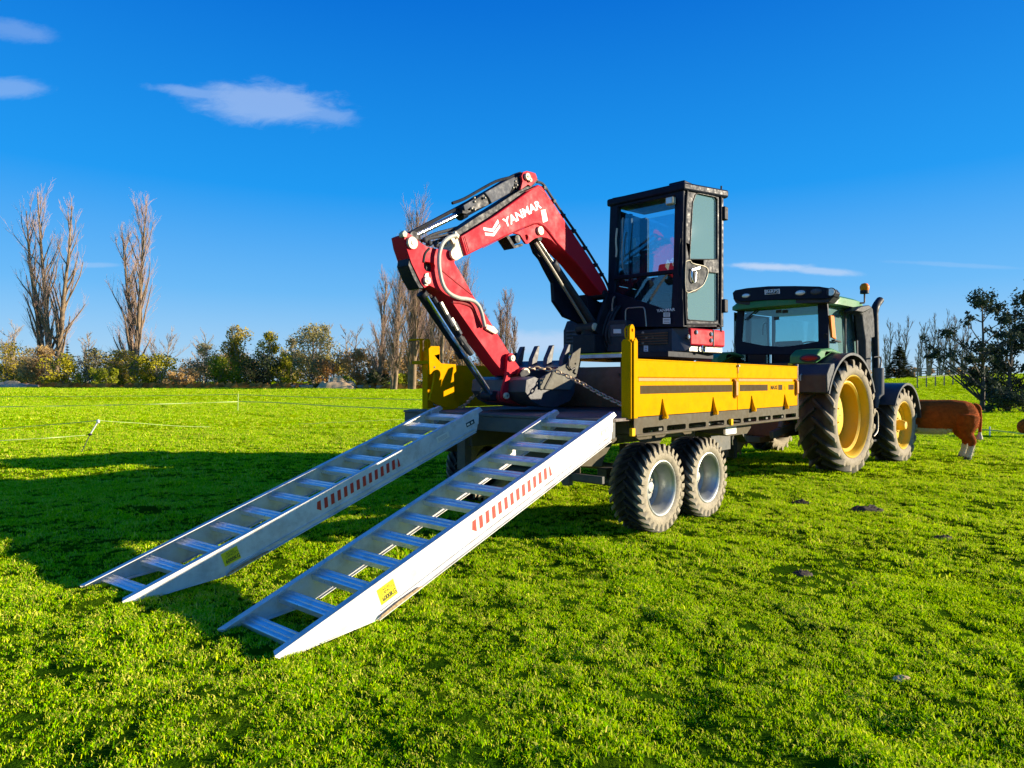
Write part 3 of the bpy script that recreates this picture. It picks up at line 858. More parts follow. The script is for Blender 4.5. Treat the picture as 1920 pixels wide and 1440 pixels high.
# document box with number card, toolbox, drawbar and hoses
tb('document_box', M['khaki'], fn=lambda m: m.prism([(2.22, .16, .87), (2.22, .16, .965), (3.02, .16, .965), (3.02, .16, .91), (2.9, .16, .84), (2.35, .16, .84)], (0, .25, 0)))
card = tb('number_card', M['white'], fn=lambda m: m.box(2.27, 2.57, .155, .158, .862, .955), bevel=0)
tb('card_print', M['ink'], parent=card, fn=lambda m: [m.box(2.285, 2.32, .153, .1545, z, z + .01) for z in (.87, .93)], bevel=0)
tb('card_print', M['inkgrey'], parent=card, fn=lambda m: [m.box(2.34, 2.54, .153, .1545, z, z + .004) for z in (.875, .895, .915, .935)], bevel=0)
tb('hanging_hook', M['steel'], fn=lambda m: (m.tube([(2.76, .3, .84), (2.77, .3, .76), (2.78, .3, .69)], .006, 6), m.tube([(2.82, .3, .84), (2.79, .3, .76)], .006, 6)))
tb('toolbox', M['chassis'], fn=lambda m: (m.box(3.0, 3.6, .7, 1.3, .55, .82),))
tb('drawbar', M['chassis'], fn=lambda m: (m.bar((3.9, .75, .86), (5.35, 1.28, .56), .12, .14), m.bar((3.9, 2.2, .86), (5.35, 1.42, .56), .12, .14), m.bar((5.3, 1.35, .55), (5.75, 1.2, .52), .1, .1), m.box(3.6, 4.5, .9, 2.1, .8, .9)))
tb('jack_stand', M['black'], fn=lambda m: (m.box(4.62, 4.72, 1.1, 1.2, .3, .8),))
tb('hydraulic_hose', M['rubber'], bevel=0, fn=lambda m: [m.tube([(3.6, 1.2, .75), (4.1, 1.25 + j, .5 - j), (4.6, 1.3 + j, .42), (5.2, 1.3, .7), (5.6, 1.2, .95)], .014, 8) for j in (0, .06, .12)])

# ------------------------------------------------------------------ excavator
exc = T.empty('mini_excavator', (2.6, 1.4, 1.165))
tag(exc, 'red and black mini excavator with closed cab standing on the yellow trailer', 'excavator')
BN, AN = 1.67, 1.70                       # near faces of boom and arm (b), both centred on b = 1.80
def xb(name, mat, fn, parent=exc, bevel=0.006, **kw):
    m = MB(); fn(m); return m.build(name, mat, parent, bevel=bevel, **kw)
def on(px, py, b): return T.at_b(px, py, b)
def poly(pts, b): return [on(x, y, b) for x, y in pts]
def cr(pts, n=6):
    """smooth curve through points"""
    pts = [Vector(p) for p in pts]; out = []
    for i in range(len(pts) - 1):
        p0, p1, p2, p3 = pts[max(i - 1, 0)], pts[i], pts[i + 1], pts[min(i + 2, len(pts) - 1)]
        for j in range(n):
            t = j / n
            out.append(0.5 * ((2 * p1) + (p2 - p0) * t + (2 * p0 - 5 * p1 + 4 * p2 - p3) * t * t + (3 * p1 - p0 - 3 * p2 + p3) * t ** 3))
    out.append(pts[-1]); return out

# tracks
def track(b0, b1, parent):
    t = child_empty('track', parent)
    a0, a1, zb, zt = 1.45, 4.05, 1.165, 1.70
    r = (zt - zb) / 2; zc = (zt + zb) / 2
    n = 14
    def loop(r_, dr=0):
        L = [(a0 + r + r_ * math.cos(R(90 + 180 * i / n)), zc + r_ * math.sin(R(90 + 180 * i / n))) for i in range(n + 1)]
        Rr = [(a1 - r + r_ * math.cos(R(-90 + 180 * i / n)), zc + r_ * math.sin(R(-90 + 180 * i / n))) for i in range(n + 1)]
        return L + Rr
    m = MB()
    m.prism([(a, b0, z) for a, z in loop(r - .02)], (0, b1 - b0, 0), [[(a, b0, z) for a, z in loop(r - .065)]])
    m.build('track_band', M['rubber'], t, bevel=.004)
    # rubber lugs round the band
    k = MB()
    per = 2 * (a1 - a0 - 2 * r) + 2 * math.pi * r; N = 56
    for i in range(N):
        s = per * i / N; st = a1 - a0 - 2 * r
        if s < st: p, nrm = (a0 + r + s, zt), (0, 1)
        elif s < st + math.pi * r:
            q = (s - st) / r; p, nrm = (a1 - r + r * math.sin(q), zc + r * math.cos(q)), (math.sin(q), math.cos(q))
        elif s < 2 * st + math.pi * r:
            p, nrm = (a1 - r - (s - st - math.pi * r), zb), (0, -1)
        else:
            q = (s - 2 * st - math.pi * r) / r; p, nrm = (a0 + r - r * math.sin(q), zc - r * math.cos(q)), (-math.sin(q), -math.cos(q))
        c = Vector((p[0] - nrm[0] * .012, (b0 + b1) / 2, p[1] - nrm[1] * .012))
        k.bar(c - Vector((0, (b1 - b0) / 2 + .004, 0)), c + Vector((0, (b1 - b0) / 2 + .004, 0)), .036, .024, up=(nrm[0], 0, nrm[1]))
    o = k.build('track_lugs', M['plastic'], t, smooth=0); o['kind'] = 'stuff'
    f = MB(); f.box(a0 + .28, a1 - .28, b0 + .06, b1 - .06, zb + .12, zt - .12); f.build('track_frame', M['rust'], t, bevel=.01)
    for a in (a0 + r, a1 - r):
        s = MB(); s.cyl((a, b0 + .05, zc), (a, b1 - .05, zc), r - .075, 24); s.build('sprocket', M['rust'], t)
    for i in range(4):
        a = a0 + .62 + i * .44
        s = MB(); s.cyl((a, b0 + .04, zb + .125), (a, b1 - .04, zb + .125), .06, 14); s.build('roller', M['plastic'], t)
track(.34, .74, exc); track(2.02, 2.42, exc)
xb('undercarriage', M['rust'], lambda m: (m.box(1.9, 3.6, .75, 2.0, 1.38, 1.66), m.cyl((2.75, 1.38, 1.66), (2.75, 1.38, 1.80), .5, 32)))
# dozer blade standing between bucket and tracks
bl = child_empty('dozer_blade', exc)
m = MB(); m.prism([(1.22, .36, 1.2), (1.16, .36, 1.35), (1.16, .36, 1.52), (1.24, .36, 1.68), (1.28, .36, 1.68), (1.21, .36, 1.52), (1.21, .36, 1.35), (1.27, .36, 1.2)], (0, 2.04, 0)); m.build('blade', M['rust'], bl, bevel=.004)
m = MB(); m.box(1.26, 1.9, .85, .97, 1.27, 1.4); m.build('blade_arm', M['rust'], bl); m = MB(); m.box(1.26, 1.9, 1.8, 1.92, 1.27, 1.4); m.build('blade_arm', M['rust'], bl)
m = MB(); m.box(1.17, 1.21, .95, .965, 1.3, 1.6); m.build('blade_rib', M['rust'], bl)
xb('front_step', M['alu_rail'], lambda m: (m.box(1.5, 1.66, 1.08, 2.0, 1.80, 1.845),), bevel=.004)
xb('front_step_edge', M['decalyellow'], lambda m: (m.box(1.52, 1.64, 1.15, 1.98, 1.847, 1.862),), bevel=.0)

# upper body
ZB = 1.86
xb('turntable_deck', M['black'], lambda m: m.prism([(1.72, .62, 1.80), (1.72, 2.2, 1.80), (2.0, 2.44, 1.80), (3.1, 2.44, 1.80), (3.3, 2.1, 1.80), (3.2, .95, 1.80), (2.9, .62, 1.80)], (0, 0, .07)))
# right front hood with louvres (far side of the boom)
hd = xb('side_hood', M['plastic'], lambda m: m.prism([(1.98, 2.43, 1.875), (1.98, 2.43, 2.22), (2.06, 2.43, 2.36), (2.5, 2.43, 2.45), (2.95, 2.43, 2.45), (3.1, 2.43, 1.875)], (0, -.52, 0)), bevel=.02)
for i in range(4):
    z = 2.05 + i * .05
    m = MB(); m.box(1.965, 1.978, 1.98, 2.36, z, z + .022); m.build('louvre', M['grey'], hd, bevel=.002)
m = MB(); m.box(1.96, 1.978, 2.02, 2.36, 1.9, 2.02); m.build('hood_grille', M['bucket'], hd)
m = MB(); m.cyl((1.93, 2.12, 1.98), (1.93, 2.12, 2.08), .05, 14); m.build('lamp', M['grey'], hd)
# lower front panel below the cab, vents, bolts and stickers
FA = 2.04
xb('lower_front_panel', M['plastic'], lambda m: m.box(2.03, 2.4, .74, 1.62, 1.875, 2.165), bevel=.012)
vent = xb('vent_recess', M['ink'], lambda m: m.box(2.02, 2.029, .80, 1.25, 1.97, 2.13), bevel=.0)
for i in range(5):
    m = MB(); m.box(2.008, 2.019, .79, 1.26, 1.975 + i * .033, 1.986 + i * .033); m.build('vent_bar', M['rust'], exc, bevel=.001)
for px, py in ((1205, 624), (1205, 643), (1212, 633), (1223, 633)):
    c = T.at_a(px, py, 2.02); xb('bolt', M['steel'], lambda m: m.cyl(c, c + Vector((.03, 0, 0)), .018, 10), bevel=0)
for (x0, y0, x1, y1, nm) in ((1207, 648, 1215, 659, 'safety_sticker'), (1244, 586, 1256, 594, 'safety_sticker'), (1243, 596, 1257, 607, 'safety_sticker')):
    aa = 2.012 if y0 < 640 else 2.025
    P_ = [T.at_a(x, y, aa) for x, y in ((x0, y0), (x1, y0), (x1, y1), (x0, y1))]
    s_ = xb(nm, M['white'], lambda m: m.prism(P_, (.002, 0, 0)), bevel=0, smooth=0)
    for j in range(3):
        yy0 = y0 + (y1 - y0) * (.2 + .27 * j)
        Q_ = [T.at_a(x, y, aa - .0015) for x, y in ((x0 + 1.5, yy0), (x1 - 1.5, yy0), (x1 - 1.5, yy0 + .9), (x0 + 1.5, yy0 + .9))]
        xb('print_line', M['ink'], lambda m: m.prism(Q_, (.001, 0, 0)), parent=s_, bevel=0, smooth=0)
# corner, counterweight and its bright lower strip
xb('corner_cover', M['grey'], lambda m: m.prism([(2.02, .74, 1.885), (2.02, .74, 2.165), (2.02, .60, 2.165), (2.10, .565, 2.165), (2.18, .565, 1.93), (2.1, .60, 1.885)], (.001, 0, 0)) or m.prism([(1.99, .58, 2.165), (2.24, .575, 2.165), (2.31, .575, 1.9), (2.12, .575, 1.89), (2.05, .60, 1.9)], (0, .2, 0)), bevel=.008)
def plan_box(m, pl, z0, z1):
    m.prism([(a, b, z0) for a, b in pl], (0, 0, z1 - z0))
rc = xb('counterweight', M['red'], lambda m: plan_box(m, [(2.17, .565), (2.86, .445), (2.97, .50), (2.97, 2.25), (2.17, 2.25)], 1.955, 2.17), bevel=.02)
xb('panel_gap', M['ink'], lambda m: m.box(2.62, 2.635, .478, .52, 1.96, 2.165), parent=rc, bevel=0)
xb('lower_strip', M['steel'], lambda m: plan_box(m, [(2.2, .60), (2.86, .48), (2.96, .53), (2.96, 2.2), (2.2, 2.2)], 1.875, 1.95), bevel=.01)
xb('tie_ring', M['chrome'], lambda m: m.tube([(2.45 + .045 * math.cos(t), .535, 1.92 + .045 * math.sin(t)) for t in [2 * math.pi * i / 12 for i in range(12)]], .012, 8, closed=True), bevel=0)
for a, z, yb in ((2.10, 2.055, .56), (2.28, 2.12, .545), (2.58, 2.11, .495), (2.58, 2.03, .495)):
    xb('panel_bolt', M['chrome'], lambda m: (m.cyl((a, yb - .016, z), (a, yb + .03, z), .019, 12)), bevel=0)
    xb('bolt_recess', M['ink'], lambda m: (m.cyl((a, yb - .009, z), (a, yb + .03, z), .03, 14)), bevel=0)

# ---- cab
cab = child_empty('cab', exc)
def cb(name, mat, fn, bevel=.006, **kw):
    m = MB(); fn(m); return m.build(name, mat, cab, bevel=bevel, **kw)
CA0, CA1, CB0, CB1, CZ0, CZ1 = 2.04, 2.93, .60, 1.69, 2.175, 3.93
def fa(px, py, a=CA0): return T.at_a(px, py, a)
front_out = [(1140, 613), (1139, 560), (1141, 470), (1144, 378), (1148, 371), (1277, 346), (1281, 352), (1281, 613)]
h1 = [(1158, 388), (1266, 366), (1265, 375), (1262, 505), (1153, 517)]
h2 = [(1152, 524), (1262, 512), (1258, 584), (1152, 548)]
m = MB(); m.prism([fa(*p) for p in front_out], (.09, 0, 0), [[fa(*p) for p in h1], [fa(*p) for p in h2]]); m.build('front_frame', M['cabpaint'], cab, bevel=.008)
for hh, nm in ((h1, 'windscreen'), (h2, 'lower_window')):
    m = MB(); gp_ = [fa(p[0], p[1], CA0 + .03) for p in hh]
    if nm == 'windscreen': gp_ = [p + Vector(((p.z - 2.8) * .07, 0, 0)) for p in gp_]      # the pane leans back a little
    m.prism(gp_, (.006, 0, 0)); m.build(nm, M['glass_cab'], cab, smooth=0)
side_out = [(1281, 613), (1279, 560), (1279, 420), (1282, 349), (1290, 344), (1352, 356), (1357, 362), (1357, 613)]
SP0, SP1 = (2.04, .60), (2.869, .46)              # the door side runs slightly outwards to the rear
INN = Vector((.1665, .986, 0))
def sd_(px, py, b=CB0):
    o = (b - CB0); return T.at_v(px, py, (SP0[0] + INN.x * o, SP0[1] + INN.y * o), (SP1[0] + INN.x * o, SP1[1] + INN.y * o))
# side frame: a door with a big rounded window above and a lower one, the latch panel between them
up = [(1293, 486), (1296, 430), (1299, 380), (1304, 366), (1309, 362), (1341, 369), (1345, 374), (1345, 486)]
lo = [(1289, 598), (1288, 548), (1304, 547), (1316, 537), (1325, 520), (1328, 510), (1346, 512), (1346, 600), (1341, 603), (1293, 600)]
m = MB(); m.prism([sd_(*p) for p in side_out], INN * .07, [[sd_(*p) for p in up], [sd_(*p) for p in lo]]); m.build('door', M['cabpaint'], cab, bevel=.008)
for hh, nm in ((up, 'door_glass'), (lo, 'door_glass')):
    m = MB(); m.prism([sd_(p[0], p[1], CB0 + .02) for p in hh], INN * .006); m.build(nm, M['glass_door'], cab, smooth=0)
    c = [sd_(p[0], p[1], CB0 - .004) for p in hh]
    m = MB(); m.tube(c + [c[0]], .007, 6, closed=False); m.build('window_seal', M['rubber'], cab)
tr = [(1287, 608), (1285, 560), (1285.5, 420), (1289, 358), (1293, 352), (1347, 361), (1352, 368), (1351, 604), (1347, 608), (1287, 608)]
m = MB(); m.tube(cr([sd_(p[0], p[1], CB0 - .012) for p in tr], 3), .012, 8); m.build('door_trim', M['black'], cab)
lp_ = [(1286, 490), (1294, 488), (1299, 494), (1320, 499), (1327, 505), (1326, 517), (1319, 533), (1309, 541), (1300, 545), (1286, 545)]
m = MB(); m.prism([sd_(p[0], p[1], CB0 - .014) for p in lp_], INN * .012); m.build('latch_panel', M['plastic'], cab, bevel=.004)
m = MB(); m.tube(cr([sd_(p[0], p[1], CB0 - .02) for p in lp_ + [lp_[0]]], 3), .006, 6); m.build('latch_trim', M['cast'], cab)
m = MB(); m.tube(cr([sd_(p[0], p[1], CB0 - .035) for p in ((1298, 503), (1297, 520), (1300, 529), (1304, 527), (1305, 510))], 4), .009, 8); m.bar(sd_(1297, 506, CB0 - .035), sd_(1312, 502, CB0 - .035), .02, .02); m.build('door_handle', M['chrome'], cab)
for y in (400, 573):
    c = sd_(1357, y); m = MB(); m.box(c.x - .05, c.x + .05, c.y - .04, c.y + .03, c.z - .09, c.z + .08); m.build('door_hinge', M['black'], cab, bevel=.01)
# far side, rear wall, roof
for nm, a0, a1, b0, b1 in (('far_pillar', CA0 + .09, CA0 + .16, CB1 - .06, CB1), ('rear_pillar', CA1 - .1, CA1, CB1 - .08, CB1), ('rear_pillar', CA1 - .1, CA1, CB0 - .06, CB0 + .02), ('mid_pillar', 2.5, 2.55, CB1 - .05, CB1)):
    cb(nm, M['cabpaint'], lambda m: m.box(a0, a1, b0, b1, CZ0 + .02, CZ1 - .09))
cb('far_side_panel', M['cabpaint'], lambda m: m.box(CA0 + .17, CA1 - .11, CB1 - .05, CB1 - .002, CZ0 + .02, CZ0 + .62))
cb('rear_panel', M['cabpaint'], lambda m: m.box(CA1 - .09, CA1 - .01, CB0 + .03, CB1 - .085, CZ0 + .02, CZ0 + .8))
m = MB(); m.box(CA0 + .17, CA1 - .11, CB1 - .03, CB1 - .024, CZ0 + .63, CZ1 - .1); m.build('far_window', M['glass_cab'], cab, smooth=0)
m = MB(); m.box(CA1 - .05, CA1 - .044, CB0 + .03, CB1 - .085, CZ0 + .81, CZ1 - .1); m.build('rear_window', M['glass_cab'], cab, smooth=0)
cb('floor', M['black'], lambda m: m.box(CA0 + .1, CA1 - .01, CB0 + .0, CB1 - .06, CZ0 - .005, CZ0 + .015))
def roof_shell(m):
    pl = [(CA0 - .03, CB0 - .03), (CA1 - .02, CB0 - .19), (CA1 + .02, CB0 - .15), (CA1 + .02, CB1 + .02), (CA0 - .03, CB1 + .02)]
    def zt(a, z): return z + (a - CA0) * .065
    n = len(pl)
    m.add([(a, b, zt(a, CZ1 - .08)) for a, b in pl] + [(a, b, zt(a, CZ1 + .02)) for a, b in pl], [tuple(reversed(range(n))), tuple(range(n, 2 * n))] + [(i, (i + 1) % n, n + (i + 1) % n, n + i) for i in range(n)])
cb('roof', M['cabpaint'], lambda m: roof_shell(m), bevel=.025)
cb('roof_rib', M['cabpaint'], lambda m: m.box(CA0 + .08, CA1 - .1, CB0 + .02, CB0 + .24, CZ1 + .03, CZ1 + .075), bevel=.012)
# below the windscreen: kick panel with name and the looped handrail
put_text('YANMAR', 'lettering', M['white'], cab, T.at_a(1231, 585.5, CA0 - .004), (0, -1, 0), (0, 0, 1), .036, .26, lift=.0, bold=.02)
wl_ = cb('work_lamp', M['cast'], lambda m: m.box(CA0 - .09, CA0 - .01, .685, .79, 3.69, 3.78), bevel=.012)
cb('lamp_lens', M['lamp'], lambda m: m.box(CA0 - .096, CA0 - .091, .70, .775, 3.70, 3.765), bevel=0)
def tubea(name, pts, r, mat, a, par=cab, n=4):
    m = MB(); m.tube(cr([T.at_a(x, y, a) for x, y in pts], n), r, 8); return m.build(name, mat, par)
tubea('handrail', [(1174, 612), (1173, 600), (1173, 584), (1177, 578), (1185, 577), (1203, 576), (1208, 579), (1210, 590), (1212, 612)], .009, M['steel'], CA0 - .12)
tubea('grab_rail', [(1276, 447), (1274, 470), (1272, 500), (1272, 513), (1274, 517)], .008, M['black'], CA0 - .02)
tubea('wiper_arm', [(1168, 505), (1166, 480), (1167, 450), (1167, 425), (1168, 408)], .008, M['steel'], CA0 - .03)
tubea('wiper_arm', [(1157, 428), (1155, 450), (1156, 470), (1155, 482)], .012, M['cast'], CA0 - .03)
# inside: seat, levers, console
cb('seat_cushion', M['seat'], lambda m: m.box(2.35, 2.78, .92, 1.38, 2.55, 2.68), bevel=.04)
cb('seat_back', M['seat'], lambda m: m.prism([(2.68, .94, 2.66), (2.8, .94, 2.66), (2.84, .94, 3.12), (2.76, .94, 3.14)], (0, .42, 0)), bevel=.03)
cb('seat_pedestal', M['plastic'], lambda m: m.box(2.5, 2.85, 1.0, 1.3, 2.2, 2.545))
for b in (.86, 1.46):
    cb('armrest', M['plastic'], lambda m: m.box(2.38, 2.8, b - .06, b + .06, 2.62, 2.76), bevel=.02)
    cb('joystick', M['black'], lambda m: (m.cyl((2.42, b, 2.76), (2.40, b, 2.88), .012, 8), m.tube([(2.40, b, 2.88), (2.40, b, 2.92), (2.39, b, 2.98)], [.02, .028, .018], 10)), bevel=0)
for b in (1.08, 1.22):
    cb('travel_lever', M['black'], lambda m: m.tube([(2.2, b, 2.2), (2.22, b, 2.6), (2.27, b, 2.8)], .012, 8), bevel=0)
cb('monitor', M['black'], lambda m: m.box(2.2, 2.24, .78, .95, 2.75, 2.9), bevel=.01)
cb('sun_visor_pad', M['cream'], lambda m: m.box(2.55, 2.56, 1.6, 1.66, 3.35, 3.5), bevel=0)
cb('hanging_mirror', M['black'], lambda m: m.sphere((2.75, .75, 3.45), .13, 10, (.25, 1.1, .55)), bevel=0)
cb('mirror_stem', M['black'], lambda m: m.tube([(2.75, .85, 3.75), (2.75, .93, 3.62), (2.75, .79, 3.5)], .01, 6), bevel=0)

# ---- swing bracket and boom foot
xb('swing_bracket', M['black'], lambda m: (m.box(1.62, 2.0, 1.62, 1.98, 1.875, 2.12), m.cyl((1.78, 1.8, 1.86), (1.78, 1.8, 2.25), .13, 20), m.bar((1.72, 1.66, 2.12), (2.0, 1.66, 2.62), .05, .16), m.bar((1.72, 1.94, 2.12), (2.0, 1.94, 2.62), .05, .16)), bevel=.01)
xb('swing_cover', M['plastic'], lambda m: m.prism([T.at_a(x, y, 1.84) for x, y in ((1138, 660), (1138, 604), (1144, 600), (1172, 600), (1175, 606), (1175, 660))], (.2, 0, 0)), bevel=.012)
xb('cover_top', M['grey'], lambda m: m.prism([T.at_a(x, y, 1.83) for x, y in ((1144, 631), (1144, 609), (1171, 608), (1172, 631))], (.009, 0, 0)), bevel=.003)
xb('window_plate', M['white'], lambda m: m.prism([T.at_a(x, y, 1.82) for x, y in ((1150, 625), (1150, 617), (1164, 617), (1164, 625))], (.008, 0, 0)), bevel=0)
for j in range(3):
    xb('swing_hose', M['rubber'], lambda m: m.tube(cr([(2.02, 1.5 + j * .05, 2.5), (1.9, 1.52 + j * .05, 2.35), (1.82, 1.54 + j * .05, 2.1), (1.9, 1.5 + j * .05, 1.9)], 5), .018, 8), bevel=0)
xb('rear_engine_cover', M['black'], lambda m: m.box(2.98, 3.14, .75, 2.3, 1.96, 2.4), bevel=.05)

# ---- boom
boom = child_empty('boom', exc)
BW = (0, .26, 0)
top = [(863.5, 443.5), (920, 409.5), (997, 354), (1009.6, 346.5), (1017, 350), (1030, 369), (1053, 404), (1105, 482), (1133.5, 530), (1142, 548)]
bot = [(1138, 562), (1123, 546), (1081, 493), (1045, 456), (1030, 436), (1020, 425), (1010, 419.5), (1001, 420), (945, 444), (874, 479.5)]
m = MB(); m.prism(poly(top + bot, BN), BW); m.build('boom_beam', M['red'], boom, bevel=.012)
lug = [(948, 443.5), (962, 437), (975, 440), (981, 449), (986, 456.5), (990, 457), (996, 452), (1003, 447), (1014, 444), (1026, 446), (1034, 450), (1044, 460), (1040, 450), (1024, 429), (1010, 420.5), (1001, 421)]
slot = [(984.5, 440), (988.5, 439.5), (991, 444), (989, 451.5), (986, 449)]
m = MB(); m.prism(poly(lug, BN + .02), (0, .03, 0), [poly(slot, BN + .02)]); m.build('lug_plate', M['red'], boom, bevel=.003)
m = MB(); m.prism(poly(lug, BN + .21), (0, .03, 0)); m.build('lug_plate', M['reddark'], boom, bevel=.003)
def seam(pts, b=BN - .001):
    m = MB(); m.tube([on(x, y, b) for x, y in pts], .0045, 6); m.build('weld_seam', M['reddark'], boom)
seam([(905, 465), (950, 442), (975, 429), (1001, 418), (1012, 417.5), (1022, 424), (1034, 436)])
seam([(985, 359), (1000, 352.5), (1010, 353), (1022, 362), (1030, 376)])
def pin(cx, cy, r, b, mat=M['cast'], par=boom, nm='pin', th=.03, inner=True):
    c = on(cx, cy, b); m = MB(); m.cyl(c, c - Vector((0, th, 0)), r, 24); o = m.build(nm, mat, par, bevel=.003)
    if inner:
        d = c - Vector((0, th + .001, 0)); m = MB(); m.cyl(d, d - Vector((0, .006, 0)), r * .35, 12); m.build('pin_bolt', M['steel'], o)
    return o
pin(1011, 433, .052, BN + .02)
# boom tip casting: a red part, sun glare painted in as cream
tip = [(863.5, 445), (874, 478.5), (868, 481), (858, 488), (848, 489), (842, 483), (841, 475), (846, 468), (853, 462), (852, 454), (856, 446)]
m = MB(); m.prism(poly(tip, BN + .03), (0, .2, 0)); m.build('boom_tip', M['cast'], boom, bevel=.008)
pin(850, 477, .058, BN + .02)
seam([(868, 444), (877, 474)]); seam([(871, 443), (880, 473)])
# lettering and chevron mark
o_ = on(946.5, 427.5, BN); x_ = on(1015.5, 389.5, BN)
xd = (x_ - o_); yd = (on(940.5, 411.5, BN) - o_); xdn = xd.normalized(); yn = (yd - xdn * yd.dot(xdn)).normalized()
put_text('YANMAR', 'lettering', M['white'], boom, o_, xdn, yn, yd.dot(yn) * 1.0, xd.length, lift=.004, bold=.025)
bpy.context.view_layer.update()
for q in ([(906.0, 426.5), (922.6, 429), (933, 411), (935.2, 417.4), (924.2, 435), (907, 432)], [(908.5, 436.2), (924.2, 437.8), (936.6, 420.5), (937.8, 425.6), (925.8, 442.8), (910.2, 441.8)]):
    m = MB(); m.prism(poly(q, BN), (0, -.003, 0)); m.build('chevron_mark', M['white'], boom, smooth=0)
m = MB(); m.prism(poly([(1013.7, 394), (1022.3, 392.7), (1027, 414), (1018, 417.5)], BN), (0, -.003, 0)); dd_ = m.build('white_decal', M['cream'], boom, smooth=0)
m = MB(); m.prism(poly([(1018, 399), (1021, 398.5), (1022, 403), (1019, 403.5)], BN - .003), (0, -.002, 0)); m.build('decal_print', M['inkgrey'], dd_, smooth=0)
# hoses and cover along the back of the boom
m = MB(); m.prism([p + Vector((0, .05, 0)) for p in poly([(853, 437), (900, 405), (930, 387), (962, 366), (998, 344), (1014, 332), (1016, 336), (1000, 352), (920, 408), (864, 442.5)], BN)], (0, .15, 0)); m.build('hose_cover', M['black'], boom, bevel=.006)
for j in range(3):
    m = MB(); m.tube(cr([on(x, y, BN + .06 + j * .05) for x, y in ((1006, 341), (1018, 345), (1032, 366), (1055, 401), (1080, 437), (1107, 478), (1134, 523), (1143, 545))], 4), .016, 8); m.build('boom_hose', M['rubber'], boom)
for x, y in ((1022, 352), (1040, 377), (1058, 404), (1078, 433), (1099, 465), (1119, 497), (1130, 515)):
    c = on(x, y, BN + .03); m = MB(); m.box(c.x - .02, c.x + .03, c.y, c.y + .2, c.z - .02, c.z + .025); m.build('hose_clamp', M['black'], boom, bevel=.003)
# boom foot hoses
m = MB(); m.cyl(on(1136, 552, BN - .02), on(1136, 552, BN - .02) + Vector((0, .3, 0)), .06, 20); m.build('foot_pin', M['black'], boom, bevel=.004)

# stick cylinder on top of the boom
def cyl2(name, p_rod, p_mid, p_end, rr, rb, mat=M['black'], par=exc, b=1.80, rodmat=None):
    c = child_empty(name, par)
    A, Bm, E = on(p_rod[0], p_rod[1], b), on(p_mid[0], p_mid[1], b), on(p_end[0], p_end[1], b)
    m = MB(); m.cyl(A, Bm, rr, 16); m.build('rod', rodmat or M['chrome'], c)
    m = MB(); d = (E - Bm).normalized(); m.cyl(Bm, E, rb, 24); m.cyl(Bm - d * .02, Bm + d * .07, rb * 1.18, 24); m.build('barrel', mat, c, bevel=.004)
    m = MB(); m.cyl(A - Vector((0, .06, 0)), A + Vector((0, .06, 0)), rb * .9, 20); m.build('rod_eye', mat, c, bevel=.004)
    return c
sc_ = cyl2('arm_cylinder', (770, 445), (862, 400.5), (975, 341), .028, .062)
m = MB(); m.tube(cr([on(x, y, 1.78) for x, y in ((768, 438), (800, 421), (845, 397), (900, 367), (945, 340), (962, 330), (976, 325))], 3), .020, 8); m.build('hydraulic_pipe', M['black'], exc)
m = MB(); m.tube(cr([on(x, y, 1.68) for x, y in ((848, 381), (870, 373), (900, 356), (930, 340), (955, 333))], 3), .016, 8); m.build('hydraulic_pipe', M['black'], exc)
m = MB(); m.prism(poly([(909, 361), (952, 337), (966, 331), (966, 342), (956, 362), (922, 381.5), (917, 371)], 1.69), (0, .05, 0)); m.build('cylinder_guard', M['grey'], exc, bevel=.008)
m = MB(); m.prism(poly([(868, 387), (890, 374), (908, 362), (914, 371), (918, 384), (894, 393), (876, 402), (866, 400)], 1.71), (0, .16, 0)); m.build('valve_block', M['black'], exc, bevel=.008)
m = MB(); m.prism(poly([(869, 385), (888, 374), (891, 378), (893, 384), (872, 395)], 1.695), (0, .015, 0)); m.build('valve_cap', M['grey'], exc, bevel=.004)
for x, y in ((889, 371), (889.5, 378), (884, 391), (890, 393), (909, 371), (966, 340), (969, 347), (962, 352)):
    c = on(x, y, 1.69); m = MB(); m.sphere(tuple(c), .016, 6); m.build('fitting', M['steel'], exc)
ap = [(976, 356), (980, 340), (978, 330), (981, 322.5), (988, 320.5), (998, 323), (1004, 325), (1007, 333), (1006, 338), (1000, 344), (995, 349), (990, 346)]
m = MB(); m.prism(poly(ap, BN + .02), (0, .03, 0)); m.build('cylinder_lug', M['red'], boom, bevel=.004)
m = MB(); m.prism(poly(ap, BN + .2), (0, .03, 0)); m.build('cylinder_lug', M['red'], boom, bevel=.004)
pin(987, 332, .042, BN + .02); pin(992, 338, .026, BN + .02)
m = MB(); m.prism(poly([(963, 334), (978, 326), (983, 326), (984, 345), (972, 356), (966, 352)], BN + .06), (0, .14, 0)); m.build('cylinder_end', M['black'], boom, bevel=.01)
